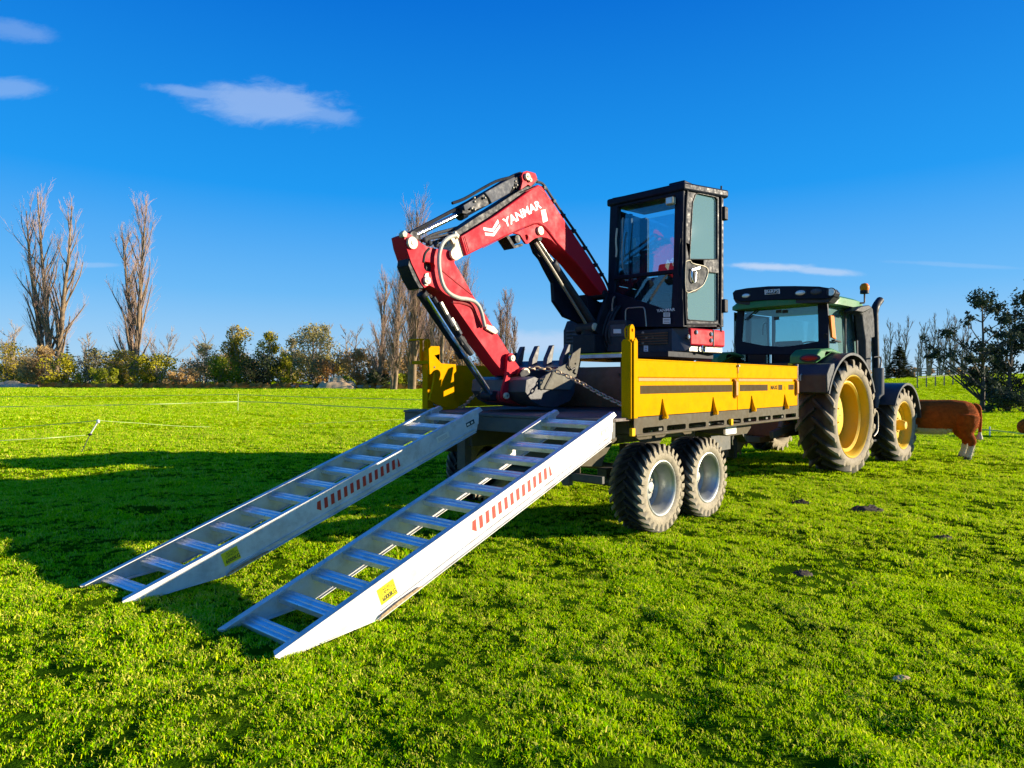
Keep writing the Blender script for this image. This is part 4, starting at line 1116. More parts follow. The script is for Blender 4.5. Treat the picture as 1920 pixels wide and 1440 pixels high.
# hoses from boom to arm
for bo, ps in ((1.74, ((795, 452), (806, 447), (832, 442), (860, 433), (880, 420))), (1.82, ((790, 452), (812, 440), (840, 432), (862, 426))), (1.78, ((800, 458), (812, 455), (822, 452), (848, 441), (855, 437)))):
    m = MB(); m.tube(cr([on(x, y, bo) for x, y in ps], 4), .018, 8); m.build('hose', M['rubber'], exc)
for x, y in ((797, 450), (806, 456), (818, 459), (824, 462), (834, 456)):
    c = on(x, y, 1.74); m = MB(); m.sphere(tuple(c), .03, 7, (1, .8, 1)); m.build('hose_fitting', M['plastic'], exc)
for q in ([(854, 433), (862, 441), (860, 447), (853, 440)], [(847, 439), (856, 452), (851, 458), (845, 447)]):
    m = MB(); m.prism(poly(q, BN + .0), (0, .04, 0)); m.build('hose_bracket', M['cast'], boom, bevel=.003)
m = MB(); m.tube(cr([on(x, y, AN - .05) for x, y in ((856, 441), (843, 445), (831, 455), (824.5, 472), (823, 488), (824, 505), (828, 526), (835, 542), (847, 553), (862, 559), (875, 560.5), (888, 564.5), (897, 573), (903, 587), (906, 600), (909, 612))], 4), .021, 10); m.build('auxiliary_hose', M['hose'], exc)

# ---- arm
arm = child_empty('arm', exc)
ao = [(757, 441), (766, 437), (780, 447), (790, 456), (801, 463), (822, 467), (834, 468), (845, 470), (854, 480), (852, 493), (869, 521), (886, 552.7), (923, 610), (958, 667), (974, 688), (968, 701), (948, 704), (926, 677), (886, 622), (848, 567), (832, 549), (817, 541), (805, 535), (796, 540), (790, 532), (771.7, 494), (761, 462)]
sl = [(797, 490), (813, 493), (815.5, 498), (814.5, 507), (810, 510.5), (799, 508), (795, 502), (794.5, 494)]
m = MB(); m.prism(poly(ao, AN), (0, .2, 0), [poly(sl, AN)]); m.build('arm_beam', M['red'], arm, bevel=.01)
m = MB(); m.prism(poly(sl, AN + .06), (0, .08, 0)); m.build('slot_shade_plug', M['ink'], arm)  # black plug, the shade inside the hole put into its colour
cov = [(757, 442), (764, 438), (770, 446), (769, 458), (764, 460)]
m = MB(); m.prism(poly([(754, 437), (759, 431), (765, 437), (763, 445), (756, 444)], AN - .02), (0, .06, 0)); m.build('hose_guard', M['cast'], arm, bevel=.008)
pin(771, 456, .06, AN); pin(799, 526, .04, AN)
m = MB(); m.prism(poly([(763, 447), (769, 444), (781, 457), (781, 462), (775, 464), (766, 460)], AN), (0, -.012, 0)); m.build('pin_plate', M['cast'], arm, bevel=.003)
m = MB(); m.prism(poly([(796, 513), (802, 511), (804, 526), (801, 536), (795, 535), (793, 525)], AN), (0, -.012, 0)); m.build('pin_plate', M['steel'], arm, bevel=.003)
m = MB(); m.tube([on(x, y, AN - .002) for x, y in ((826, 505), (856, 530), (885, 553))], .006, 6); m.build('weld_seam', M['reddark'], arm)
m = MB(); m.tube(cr([on(x, y, AN - .002) for x, y in ((805, 466), (797, 476), (794, 492))], 4), .012, 6); m.build('weld_seam', M['ink'], arm)
# black front plate on the arm top, the face's shade put into its colour
m = MB(); m.prism(poly([(768, 480), (772, 494), (790, 533), (795, 541), (786, 541), (774, 520), (765, 497)], AN + .01), (0, .18, 0)); m.build('arm_shade_plate', M['black'], arm, bevel=.006)
m = MB(); m.prism(poly([(909, 608), (924, 613), (931, 622), (926, 627), (916, 622), (908, 617)], AN), (0, -.03, 0)); m.build('hose_flange', M['cast'], arm, bevel=.005)
m = MB(); m.tube(cr([on(x, y, AN - .004) for x, y in ((848, 566), (866, 568), (884, 575), (892, 590), (899, 605), (904, 614))], 4), .016, 8); m.build('hose_shield', M['reddark'], arm)
pin(983.5, 700, .062, AN - .05, par=arm)
m = MB(); c = on(983.5, 700, AN - .06); m.cyl(c, c + Vector((0, .42, 0)), .065, 22); m.build('bucket_boss', M['reddark'], arm)
# bucket cylinder under the arm
bc = cyl2('bucket_cylinder', (922, 744), (868, 664), (790, 549), .036, .056, rodmat=M['plastic'])
m = MB(); m.tube([on(x, y, 1.70) for x, y in ((800, 556), (822, 591), (846, 628), (874, 668), (921, 738))], .02, 8); m.build('cylinder_pipe', M['chrome'], bc)
m = MB(); m.tube([on(x, y, 1.72) for x, y in ((812, 558), (834, 594), (858, 630), (880, 661))], .026, 8); m.build('cylinder_pipe', M['black'], bc)
m = MB(); m.tube([on(x, y, 1.68) for x, y in ((860, 630), (868, 641), (884, 664))], .032, 10); m.build('cylinder_sleeve', M['plastic'], bc)
m = MB(); m.prism(poly([(862, 634), (870, 630), (876, 640), (868, 648)], 1.66), (0, .2, 0)); m.build('pipe_clamp', M['black'], bc, bevel=.004)
for x, y, q in ((838, 588, 0), (846, 596, 1), (852, 604, 0), (826, 566, 1)):
    c = on(x, y, 1.68); m = MB(); m.bar(c, c + Vector((.09, 0, -.12)), .03, .03); m.build('pipe_fitting', M['steel'] if q else M['grey'], bc, bevel=.004)
# linkage
def link(name, p, q, r0, w, b, th, mat, par=exc):
    A, Bq = on(p[0], p[1], b), on(q[0], q[1], b); d = (Bq - A).normalized(); n = Vector((d.z, 0, -d.x))
    pts = []
    for i in range(9): t = math.pi * i / 8; pts.append(A + (n * math.cos(t) - d * math.sin(t)) * r0)
    pts.append(lerp_v(A, Bq, .5) - n * w)
    for i in range(9): t = math.pi * i / 8; pts.append(Bq + (-n * math.cos(t) + d * math.sin(t)) * r0)
    pts.append(lerp_v(A, Bq, .5) + n * w)
    m = MB(); m.prism(pts, (0, th, 0)); return m.build(name, mat, par, bevel=.004)
def lerp_v(a, b, t): return a + (b - a) * t
link('rocker_link', (958.6, 671.6), (947.5, 741), .058, .034, AN - .06, .035, M['red'])
link('rocker_link', (958.6, 671.6), (947.5, 741), .058, .034, AN + .23, .035, M['red'])
pin(958.6, 671.6, .036, AN - .06, par=exc); pin(947.5, 742, .036, AN - .06, par=exc)
link('bucket_link', (942, 743), (986, 753), .062, .055, AN - .02, .24, M['reddark'])
link('bucket_link_end', (925, 742), (945, 743), .05, .05, AN + .02, .16, M['black'])
pin(986, 753, .04, AN - .09, par=exc, mat=M['steel'])

# ---- bucket
bk = child_empty('bucket', exc)
BB0, BB1 = 1.36, 2.26
side = [(1013.5, 710), (1037, 695), (1068, 679), (1074, 663), (1089, 653), (1087, 676), (1082, 701), (1077.5, 717), (1069, 730.5), (1013.5, 729.5)]
shell = [(1013.5, 729.5), (1069, 730.5), (1077.5, 717), (1084, 690), (1081, 735), (1072, 752), (1045, 764), (1018, 762), (1000, 752), (988, 735), (990, 712), (1005, 706), (1013.5, 710)]
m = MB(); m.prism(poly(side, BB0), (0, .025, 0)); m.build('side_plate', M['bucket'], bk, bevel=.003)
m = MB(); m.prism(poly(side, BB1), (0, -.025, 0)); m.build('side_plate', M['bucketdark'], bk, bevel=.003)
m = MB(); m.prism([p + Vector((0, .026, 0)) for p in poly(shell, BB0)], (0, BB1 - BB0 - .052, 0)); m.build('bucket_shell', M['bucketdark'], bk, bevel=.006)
# side cutter and reinforcing strip
m = MB(); m.prism(poly([(1068, 679), (1074, 663), (1089, 652), (1087, 677), (1082, 702), (1077, 698), (1080, 690), (1073, 692), (1067, 684)], BB0 - .02), (0, .018, 0), [poly([(1077.5, 680.5), (1080, 680), (1080, 683.5), (1077.5, 684)], BB0 - .02)]); m.build('side_cutter', M['bucket'], bk, bevel=.003)
m = MB(); m.tube([on(x, y, BB0 - .022) for x, y in ((1067, 672), (1066.5, 687), (1072, 693), (1078, 690))], .012, 6); m.build('cutter_hook', M['ink'], bk)
m = MB(); m.tube([on(x, y, BB0 - .004) for x, y in ((1037, 696), (1033, 706), (1021, 729))], .014, 6); m.build('wear_strip', M['ink'], bk)
# cutting edge from side to side and its teeth
e0 = on(1068, 679, BB0); 
m = MB(); m.prism([e0 + Vector(v) for v in ((0, .01, -.06), (.09, .01, .0), (.09, .01, .03), (0, .01, -.02), (-.2, .01, -.06), (-.2, .01, -.1))], (0, BB1 - BB0 - .02, 0)); m.build('cutting_edge', M['bucketdark'], bk, bevel=.004)
for i, t in enumerate((.10, .37, .63, .90)):
    bq = BB0 + (BB1 - BB0) * t - (.0)
    c = Vector((e0.x - .04, bq, e0.z + .0))
    m = MB(); m.prism([c + Vector(v) for v in ((-.02, -.03, -.05), (.0, -.03, .05), (.1, -.03, .21), (.135, -.03, .215), (.10, -.03, .05), (.07, -.03, -.02))], (0, .065, 0)); m.build('tooth', M['bucketdark'], bk, bevel=.005)
m = MB(); c = Vector((e0.x - .02, BB1 - .03, e0.z)); m.prism([c + Vector(v) for v in ((-.1, 0, -.1), (-.06, 0, .1), (.06, 0, .14), (.1, 0, -.05))], (0, .02, 0)); m.build('side_cutter', M['bucketdark'], bk, bevel=.003)
for bq in (AN - .09, AN + .25):
    m = MB(); m.prism([Vector((p.x, bq, p.z)) for p in poly([(975, 700), (980, 693), (990, 694), (995, 705), (996, 752), (988, 760), (980, 758), (977, 748), (979, 715)], AN - .09)], (0, .035, 0)); m.build('bucket_ear', M['black'], bk, bevel=.005)
m = MB(); m.prism(poly([(992, 728), (994, 719), (1011, 718), (1011, 729)], BB0 + .15), (0, .02, 0)); m.build('spill_plate', M['grey'], bk, bevel=.003)

# ---- boom cylinder and its dark guard
bmc = cyl2('boom_cylinder', (1005, 447), (1037, 494), (1112, 606), .026, .048, mat=M['plastic'], b=1.76)
m = MB(); m.tube([on(x, y, 1.70) for x, y in ((1004, 455), (1033, 500), (1063, 549), (1098, 606))], .018, 8); m.build('cylinder_pipe', M['steel'], bmc)
c = on(1117, 613, 1.66); m = MB(); m.cyl(c, c + Vector((0, .3, 0)), .062, 20); m.build('base_eye', M['plastic'], bmc, bevel=.004)
c = on(1117, 613, 1.64); m = MB(); m.cyl(c, c + Vector((0, .03, 0)), .052, 20); m.build('base_pin', M['cast'], bmc, bevel=.006)
m = MB(); m.prism(poly([(997, 452), (1008, 452), (1032, 492), (1062, 536), (1094, 584), (1110, 604), (1098, 610), (1060, 594), (1040, 565), (1038, 530), (1024, 504), (1015, 486), (1005, 474)], 1.9), (0, .06, 0)); m.build('cylinder_guard', M['cabpaint'], bmc, bevel=.006)
m = MB(); m.prism(poly([(949, 443), (954, 441), (966, 460), (980, 456), (981, 461), (964, 466)], 1.72), (0, .16, 0)); m.build('hook_bracket', M['black'], boom, bevel=.004)
m = MB(); c = on(971, 448, 1.70); m.cyl(c, c + Vector((0, .14, 0)), .05, 16); m.build('boom_lamp', M['black'], boom, bevel=.006)
m = MB(); m.prism(poly([(1098, 552), (1125, 566), (1139, 566), (1141, 600), (1128, 640), (1112, 640), (1108, 600)], 1.84), (0, .14, 0)); m.build('boom_foot_plate', M['cabpaint'], exc, bevel=.008)
xb('lever_guard', M['cabpaint'], lambda m: m.prism([T.at_a(x, y, 1.98) for x, y in ((1134, 553), (1152, 552), (1152, 575), (1140, 600), (1136, 600))], (.04, 0, 0)))
xb('front_mirror', M['steel'], lambda m: m.tube(cr([T.at_a(x, y, 1.94) for x, y in ((1148, 583), (1148, 572), (1150, 560), (1153, 556))], 4), .012, 6), bevel=0)

# ------------------------------------------------------------------ chains
def chain(pts, label, link_len=.085, r=.011):
    pts = cr(pts, 24)
    L = [0]
    for i in range(1, len(pts)): L.append(L[-1] + (pts[i] - pts[i - 1]).length)
    base = pts[-1]; root = T.empty('tie_down_chain', tuple(base)); tag(root, label, 'chain', 'chains holding the excavator down')
    n = int(L[-1] / (link_len * .72)); k = 0
    mesh = None
    for i in range(n):
        s = (i + .5) * L[-1] / n
        while k < len(L) - 2 and L[k + 1] < s: k += 1
        p = pts[k].lerp(pts[k + 1], (s - L[k]) / max(1e-6, L[k + 1] - L[k])); d = (pts[k + 1] - pts[k]).normalized()
        if mesh is None:
            m = MB(); hl, hw_ = link_len / 2 - .006, .02
            ring = []
            for t in range(12):
                q = 2 * math.pi * t / 12; ring.append((hl * math.copysign(abs(math.cos(q)) ** .8, math.cos(q)), hw_ * math.sin(q), 0))
            m.tube(ring, r * .75, 6, closed=True); o = m.build('link', M['chain'], root, loc=(0, 0, 0), smooth=60); mesh = o.data
        else:
            o = bpy.data.objects.new('link', mesh); COL.objects.link(o); o.parent = root
        rot = d.to_track_quat('X', 'Z').to_matrix() @ Matrix.Rotation(R(90 * (i % 2) + 20), 3, 'X')
        o.rotation_euler = rot.to_euler(); o.location = p - Vector(base)
    return root
P0 = on(992, 690, 1.45); P1 = on(1036, 694, 1.30); P2 = on(1085, 716, 1.0); P3 = on(1130, 741, .6); P4 = on(1186, 768, .14)
chain([P0, P1, P2, P3, P4], 'weathered steel chain running from the bucket down to the right rear post')
Q0 = on(908, 728, 2.0); Q1 = on(885, 746, 2.35); Q2 = on(866, 763, 2.65); Q3 = on(838, 764, 2.85); Q4 = on(812, 755, 2.96)
chain([Q0, Q1, Q2, Q3, Q4], 'slack rusty chain hanging low across the left rear corner of the deck')

# ------------------------------------------------------------------ tractor
trac = G.empty('farm_tractor', (1.2, 1.4, 0))
tag(trac, 'green tractor with yellow wheels hitched in front of the yellow trailer', 'tractor')
def gb(name, mat, fn, parent=trac, bevel=0.006, **kw):
    m = MB(); fn(m); return m.build(name, mat, parent, bevel=bevel, **kw)
gy, gx = G.at_b, G.at_a
for (x, yc, W_, Rr, rr, lugs, s, lh) in ((0, .31, .60, .945, .665, 20, -1, .078), (0, 2.53, .60, .945, .665, 20, 1, .078), (2.30, .22, .50, .70, .43, 18, -1, .062), (2.30, 2.6, .50, .70, .43, 18, 1, .062)):
    wl = child_empty('wheel', trac)
    tyre(Rr, W_, rr, (x, yc, Rr - .015), (0, s, 0), lugs, lh, M['tyre_big'], wl, ang=1.25, lug_w=.062, seg=80)
    rear = Rr > .8
    rim(rr, W_, .40 if rear else .17, (x, yc, Rr - .015), (0, s, 0), M['yellow_rim'], wl, .13 if rear else .1, 8, M['yellow_rim'], hub_out=.02 if rear else .09)
    if rear:
        m = MB(); m.lathe([(s * 0 + W_ / 2 - .13, rr - .075), (W_ / 2 - .125, rr - .1), (W_ / 2 - .15, rr - .13)], (x, yc, Rr - .015), (0, s, 0), 60); m.build('rim_ring', M['yellow_rim'], wl)
gb('rear_axle', M['green'], lambda m: m.cyl((0, .5, .93), (0, 2.3, .93), .16, 20))
gb('transmission', M['plastic'], lambda m: (m.box(-.35, 1.9, 1.0, 1.8, .55, 1.35),), bevel=.04)
gb('front_axle', M['plastic'], lambda m: m.box(2.2, 2.4, .45, 2.35, .55, .75))
gb('bonnet', M['green'], lambda m: m.prism([(1.6, .98, 1.0), (1.6, .98, 1.92), (2.6, .98, 1.86), (3.3, .98, 1.70), (3.5, .98, 1.45), (3.5, .98, .95)], (0, .84, 0)), bevel=.06)
gb('fuel_tank', M['black'], lambda m: m.box(.75, 1.65, .30, .98, .45, 1.0), bevel=.06)
gb('access_step', M['black'], lambda m: m.box(1.2, 1.5, .18, .5, .42, .46))
gb('access_step', M['black'], lambda m: m.box(1.2, 1.5, .22, .5, .72, .76))
# drawbar gear between tractor and trailer
gb('linkage_arm', M['chassis'], lambda m: m.bar((-.2, .95, .75), (-1.0, .95, .62), .07, .12)); gb('linkage_arm', M['chassis'], lambda m: m.bar((-.2, 1.85, .75), (-1.0, 1.85, .62), .07, .12))
gb('hitch', M['rust'], lambda m: m.box(-.95, -.2, 1.3, 1.5, .45, .55)); gb('rear_housing', M['rust'], lambda m: m.box(-.5, -.34, .95, 1.85, .55, 1.5), bevel=.02)
gb('lift_cylinder', M['chassis'], lambda m: (m.cyl((-.3, .95, 1.4), (-.7, .95, .72), .045, 12))); gb('lift_cylinder', M['chassis'], lambda m: (m.cyl((-.3, 1.85, 1.4), (-.7, 1.85, .72), .045, 12)))

# rear fender: rolled mudguard over the near tyre, panel behind, green shoulder with tail light
def fender(y0, y1, cx, cz, r, a0, a1, mat, name, th=.02, n=22, lip=.04):
    m = MB()
    arc = [(cx + r * math.cos(R(a0 + (a1 - a0) * i / n)), cz + r * math.sin(R(a0 + (a1 - a0) * i / n))) for i in range(n + 1)]
    inn = [(cx + (r - th) * math.cos(R(a0 + (a1 - a0) * i / n)), cz + (r - th) * math.sin(R(a0 + (a1 - a0) * i / n))) for i in range(n + 1)]
    m.prism([(a, y0, z) for a, z in arc] + [(a, y0, z) for a, z in reversed(inn)], (0, y1 - y0, 0))
    inn2 = [(cx + (r - lip) * math.cos(R(a0 + (a1 - a0) * i / n)), cz + (r - lip) * math.sin(R(a0 + (a1 - a0) * i / n))) for i in range(n + 1)]
    ys = y0 if y0 < 1.3 else y1
    m.prism([(a, ys - .012, z) for a, z in arc] + [(a, ys - .012, z) for a, z in reversed(inn2)], (0, .011, 0))
    return m.build(name, mat, trac, smooth=50)
for y0, y1 in ((.06, .62), (2.18, 2.76)):
    fender(y0, y1, 0.02, .93, 1.05, 22, 158, M['fender'], 'rear_mudguard')
    gb('mudguard_panel', M['fender'], lambda m: m.prism([(-.98, y0, 1.32), (-1.0, y0, 1.62), (-.86, y0, 1.78), (-.7, y0, 1.80), (-.7, y0, 1.72), (-.86, y0, 1.40)], (0, y1 - y0 + .02, 0)), bevel=.02)
for y0, y1, yl in ((.30, .74, .40), (2.06, 2.5, 2.3)):
    gb('fender_shoulder', M['green'], lambda m: m.prism([(-.82, y0, 1.79), (-.80, y0, 1.93), (-.6, y0, 2.03), (-.2, y0, 2.06), (.2, y0, 2.0), (.2, y0, 1.95), (-.2, y0, 1.985)], (0, y1 - y0, 0)), bevel=.03)
    c = Vector((-.825, yl, 1.88)); gb('tail_light', M['redlens'], lambda m: m.sphere(tuple(c), .14, 12, (.2, 1.0, .33)), bevel=0)
gb('lamp_surround', M['plastic'], lambda m: m.sphere((-.818, .40, 1.88), .17, 12, (.16, 1.0, .4)), bevel=0)
gb('panel_handle', M['steel'], lambda m: m.tube([(-1.01, .45, 1.62), (-1.05, .45, 1.6), (-1.05, .45, 1.52)], .014, 6), bevel=0)
# front mudguard
fender(-.06, .46, 2.30, .69, .79, 8, 150, M['fender'], 'front_mudguard'); fender(2.34, 2.86, 2.30, .69, .79, 8, 150, M['fender'], 'front_mudguard')
gb('mudguard_stay', M['black'], lambda m: m.bar((2.3, .46, .8), (2.3, .46, 1.45), .05, .05, up=(1, 0, 0)))

# cab
tc_ = child_empty('cab', trac)
def gc(name, mat, fn, bevel=.006, **kw):
    m = MB(); fn(m); return m.build(name, mat, tc_, bevel=bevel, **kw)
X0, X1, Y0, Y1, ZA, ZR = .12, 1.72, .56, 2.30, 1.78, 2.86
def P3(px, py, x=X0): return gx(px, py, x)
# rear face: dark frame with big curved-bottom window (hole), from pixel outlines on the plane x = X0
ro = [(1379, 665), (1377, 640), (1380, 600), (1384, 566), (1550, 560), (1553, 600), (1553, 652), (1548, 665)]
rh = [(1390, 640), (1395, 573), (1440, 570), (1533, 570), (1534, 640), (1512, 644), (1490, 648), (1465, 650), (1430, 648), (1410, 644)]
m = MB(); m.prism([P3(*p) for p in ro], (.06, 0, 0), [[P3(*p) for p in rh]]); m.build('rear_frame', M['cabpaint'], tc_, bevel=.01)
m = MB(); m.prism([P3(p[0], p[1], X0 + .02) for p in rh], (.006, 0, 0)); m.build('rear_window', M['glass_tractor'], tc_, smooth=0)
gc('front_pillar', M['cabpaint'], lambda m: m.bar((X1, Y1 - .05, ZA - .3), (X1 - .05, Y1 - .08, ZR), .06, .06, up=(0, 1, 0)))
gc('front_pillar', M['cabpaint'], lambda m: m.bar((X1, Y0 + .05, ZA - .3), (X1 - .05, Y0 + .08, ZR), .06, .06, up=(0, 1, 0)))
gc('side_pillar', M['cabpaint'], lambda m: m.bar((X0 + .62, Y1 - .03, ZA - .1), (X0 + .62, Y1 - .03, ZR), .06, .08, up=(0, 1, 0)))
gc('far_glass', M['glass_tractor'], lambda m: m.box(X0 + .07, X1 - .05, Y1 - .02, Y1 - .014, ZA, ZR - .02), bevel=0)
gc('windscreen', M['glass_tractor'], lambda m: m.box(X1 - .02, X1 - .014, Y0 + .1, Y1 - .1, ZA - .1, ZR - .02), bevel=0)
m = MB(); m.prism([(X0 + .07, Y0 + .0, ZA + .18), (X0 + .07, Y0 + .05, ZR), (X1 - .05, Y0 + .08, ZR), (X1, Y0 + .03, 1.6), (X0 + .7, Y0 + .0, 1.6)], (0, .006, 0)); m.build('door_glass', M['glass_door'], tc_, smooth=0)
gc('rear_corner', M['cast'], lambda m: m.bar((X0 + .03, Y0 - .005, ZA + .26), (X0 + .05, Y0 + .03, ZR - .02), .05, .035, up=(0, 1, 0)), bevel=.01)
gc('lower_body', M['black'], lambda m: m.box(X0 + .07, X1 - .02, Y0 + .02, Y1 - .02, 1.36, 1.76))
gc('rear_sill', M['green'], lambda m: m.box(-.05, X0 - .004, Y1 - .42, Y1 - .05, 1.66, 1.86), bevel=.03)
gc('rear_valance', M['rust'], lambda m: m.box(-.0, X0 - .003, Y0 + .35, Y1 - .45, 1.56, 1.84), bevel=.02)
# amber marker on the corner bracket
gc('amber_marker', M['amber'], lambda m: m.prism([gy(1557.5, 591, Y0 - .10), gy(1564, 592, Y0 - .10), gy(1568, 636, Y0 - .10), gy(1561, 633, Y0 - .10)], (0, .04, 0)), bevel=.008)
gc('marker_bracket', M['black'], lambda m: (m.bar(gy(1562, 638, Y0 - .08), gy(1574, 641, Y0 - .02), .06, .03),))
gc('marker_bracket', M['black'], lambda m: (m.bar(gy(1548, 625, Y0 - .02), gy(1550, 645, Y0 - .02), .06, .05, up=(1, 0, 0)),))
# roof: broad shell with drooping edges
def roof():
    m = MB(); nx, ny = 12, 14
    xr0, xr1, yr0, yr1 = X0 - .28, X1 + .18, Y0 - .12, Y1 - .03
    top, bot = [], []
    for i in range(nx + 1):
        for j in range(ny + 1):
            s, t = i / nx, j / ny
            ex = 1 - abs(2 * s - 1) ** 5; ey = 1 - abs(2 * t - 1) ** 3.2
            inset = .05 * (1 - min(1, 4 * min(s, 1 - s))) * abs(2 * t - 1) ** 4
            y = yr0 + (yr1 - yr0) * (t * (1 - 2 * inset) + inset)
            x = xr0 + (xr1 - xr0) * (s) + (.10 * abs(2 * t - 1) ** 2.5 if s < .5 else -.1 * abs(2 * t - 1) ** 2.5) * (abs(2 * s - 1))
            top.append((x, y, ZR + .055 + .17 * min(1, (max(0, ex) * 1.6)) * (0.35 + .65 * ey) + .05 * ey))
    N = len(top)
    for p in top: bot.append((p[0], p[1], ZR - .01))
    fs = []
    def id_(i, j): return i * (ny + 1) + j
    for i in range(nx):
        for j in range(ny):
            fs.append((id_(i, j), id_(i + 1, j), id_(i + 1, j + 1), id_(i, j + 1)))
            fs.append((N + id_(i, j), N + id_(i, j + 1), N + id_(i + 1, j + 1), N + id_(i + 1, j)))
    for i in range(nx):
        fs.append((id_(i, 0), N + id_(i, 0), N + id_(i + 1, 0), id_(i + 1, 0))); fs.append((id_(i, ny), id_(i + 1, ny), N + id_(i + 1, ny), N + id_(i, ny)))
    for j in range(ny):
        fs.append((id_(0, j), id_(0, j + 1), N + id_(0, j + 1), N + id_(0, j))); fs.append((id_(nx, j), N + id_(nx, j), N + id_(nx, j + 1), id_(nx, j + 1)))
    m.add(top + bot, fs)
    m.build('roof', M['green'], tc_, smooth=60)
roof()
# rear roof fascia in black with lamps and the number plate
fx = X0 - .295
fp = [(1373, 549), (1378, 544), (1400, 540), (1440, 536.5), (1490, 536), (1535, 537), (1560, 541), (1566, 548), (1563, 556), (1545, 561), (1500, 561), (1440, 563), (1390, 566), (1375, 561)]
m = MB(); m.prism([gx(x, y, fx) for x, y in fp], (.22, 0, 0)); m.build('roof_fascia', M['cabpaint'], tc_, bevel=.02)
m = MB(); m.prism([gx(x, y, fx + .03) for x, y in ((1374, 559), (1564, 555), (1553, 567), (1500, 569), (1400, 572), (1379, 568))], (.27, 0, 0)); m.build('rear_header', M['plastic'], tc_, bevel=.01)
pl_ = [gx(x, y, fx - .012) for x, y in ((1433.5, 543.5), (1461.5, 541.5), (1462, 550.5), (1434, 552.5))]
m = MB(); m.prism(pl_, (.012, 0, 0)); npl = m.build('number_plate', M['white'], tc_, smooth=0)
m = MB(); m.prism([lerp_v(sum(pl_, Vector()) / 4, p, .86) + Vector((-.002, 0, 0)) for p in pl_], (.0015, 0, 0)); m.build('plate_field', M['ink'], npl, smooth=0)
ll, lr = pl_[3], pl_[2]
put_text('B6RPS', 'lettering', M['white'], npl, ll + Vector((-.004, 0, .02)) + (lr - ll) * .1, (lr - ll), (0, 0, 1), .058, (lr - ll).length * .8, lift=0, bold=.01)
for px, py, r, mt in ((1399, 554.5, .075, 'lamp'), (1501, 549, .085, 'lamp'), (1530, 546.5, .08, 'grey')):
    c = gx(px, py, fx)
    l_ = gc('roof_lamp', M['plastic'], lambda m: m.sphere(tuple(c), r * 1.25, 12, (.16, 1.0, .55)), bevel=0)
    m = MB(); m.sphere((c.x - .012, c.y, c.z), r, 12, (.16, 1.0, .5)); m.build('lamp_lens', M[mt], l_)
c = gx(1558, 547.5, fx - .01); l_ = gc('corner_lamp', M['plastic'], lambda m: m.cyl(c, c + Vector((.08, .02, 0)), .075, 18)); m = MB(); m.cyl(c - Vector((.008, 0, 0)), c, .06, 18); m.build('lamp_lens', M['lamp'], l_)
# beacon
bx = gy(1621, 566, Y0 - .15)
gc('beacon_stalk', M['black'], lambda m: m.tube([bx + Vector((-.12, .05, -.03)), bx + Vector((-.02, 0, -.02)), bx, bx + Vector((0, 0, .16))], .016, 8), bevel=0)
bcn = gc('beacon', M['black'], lambda m: m.cyl(bx + Vector((0, 0, .15)), bx + Vector((0, 0, .21)), .075, 18))
m = MB(); m.lathe([(0, .07), (.05, .082), (.09, .078), (.13, .05), (.145, .001)], bx + Vector((0, 0, .205)), (0, 0, 1), 24); m.build('beacon_lens', M['amber'], bcn)
# air intake, exhaust stack and mirror at the front corner
YE = .42
ex = [gy(x, y, YE) for x, y in ((1641, 800), (1642, 740), (1642, 680), (1641, 640), (1640, 600), (1640, 584), (1643, 573), (1650, 563))]
ex = [Vector((p.x, YE, p.z)) for p in ex]
gc('exhaust_stack', M['black'], lambda m: m.tube(cr(ex, 4), [.065] * 20 + [.07] * 9, 16), bevel=0)
ca_ = [gy(x, y, YE - .06) for x, y in ((1606, 577), (1622, 574), (1633, 573), (1637, 578), (1640, 600), (1641, 632), (1634, 634), (1633, 700), (1624, 700), (1623, 640), (1619, 615), (1617, 592))]
gc('exhaust_shield', M['plastic'], lambda m: m.prism(ca_, (0, .14, 0)), bevel=.03)
gc('mirror_arm', M['black'], lambda m: m.bar(gy(1588, 584, Y0 - .05), gy(1622, 580, YE - .06), .05, .09), bevel=.015)
gc('mirror_housing', M['black'], lambda m: m.prism([gy(x, y, YE - .12) for x, y in ((1604, 583), (1612, 575), (1631, 572), (1634, 579), (1620, 586))], (0, .22, 0)), bevel=.02)
gc('canister', M['grey'], lambda m: m.tube([gy(1648, 690, .2), gy(1648, 739, .2), gy(1645, 744, .2), gy(1643, 765, .2)], [.085, .085, .05, .03], 16), bevel=0)
gc('handrail', M['steel'], lambda m: m.tube(cr([gy(x, y, .12) for x, y in ((1632, 769), (1644, 772), (1646, 790), (1645, 808), (1638, 818))], 4), .014, 8), bevel=0)
gc('handrail', M['black'], lambda m: m.tube(cr([gy(x, y, .25) for x, y in ((1638, 670), (1649, 669), (1652, 676), (1650, 692))], 4), .014, 8), bevel=0)
# inside the cab
gc('driver_seat', M['seat'], lambda m: m.prism([(.62, 1.2, 1.72), (.62, 1.2, 2.18), (.68, 1.2, 2.28), (.76, 1.2, 2.26), (.74, 1.2, 1.85), (1.2, 1.2, 1.82), (1.2, 1.2, 1.7)], (0, .52, 0)), bevel=.05)
gc('passenger_seat', M['grey'], lambda m: m.prism([(.55, 1.85, 1.74), (.55, 1.85, 2.06), (.62, 1.85, 2.08), (.65, 1.85, 1.76)], (0, .34, 0)), bevel=.03)
gc('steering_wheel', M['black'], lambda m: (m.tube([(1.38 + .2 * math.sin(t) * .55, 1.32 + .2 * math.cos(t), 2.2 - .2 * math.sin(t) * .35) for t in [2 * math.pi * i / 24 for i in range(24)]], .016, 8, closed=True), m.bar((1.38, 1.14, 2.2), (1.38, 1.5, 2.2), .03, .02), m.bar((1.38, 1.32, 2.2), (1.5, 1.32, 1.8), .07, .07, up=(0, 1, 0))), bevel=0)
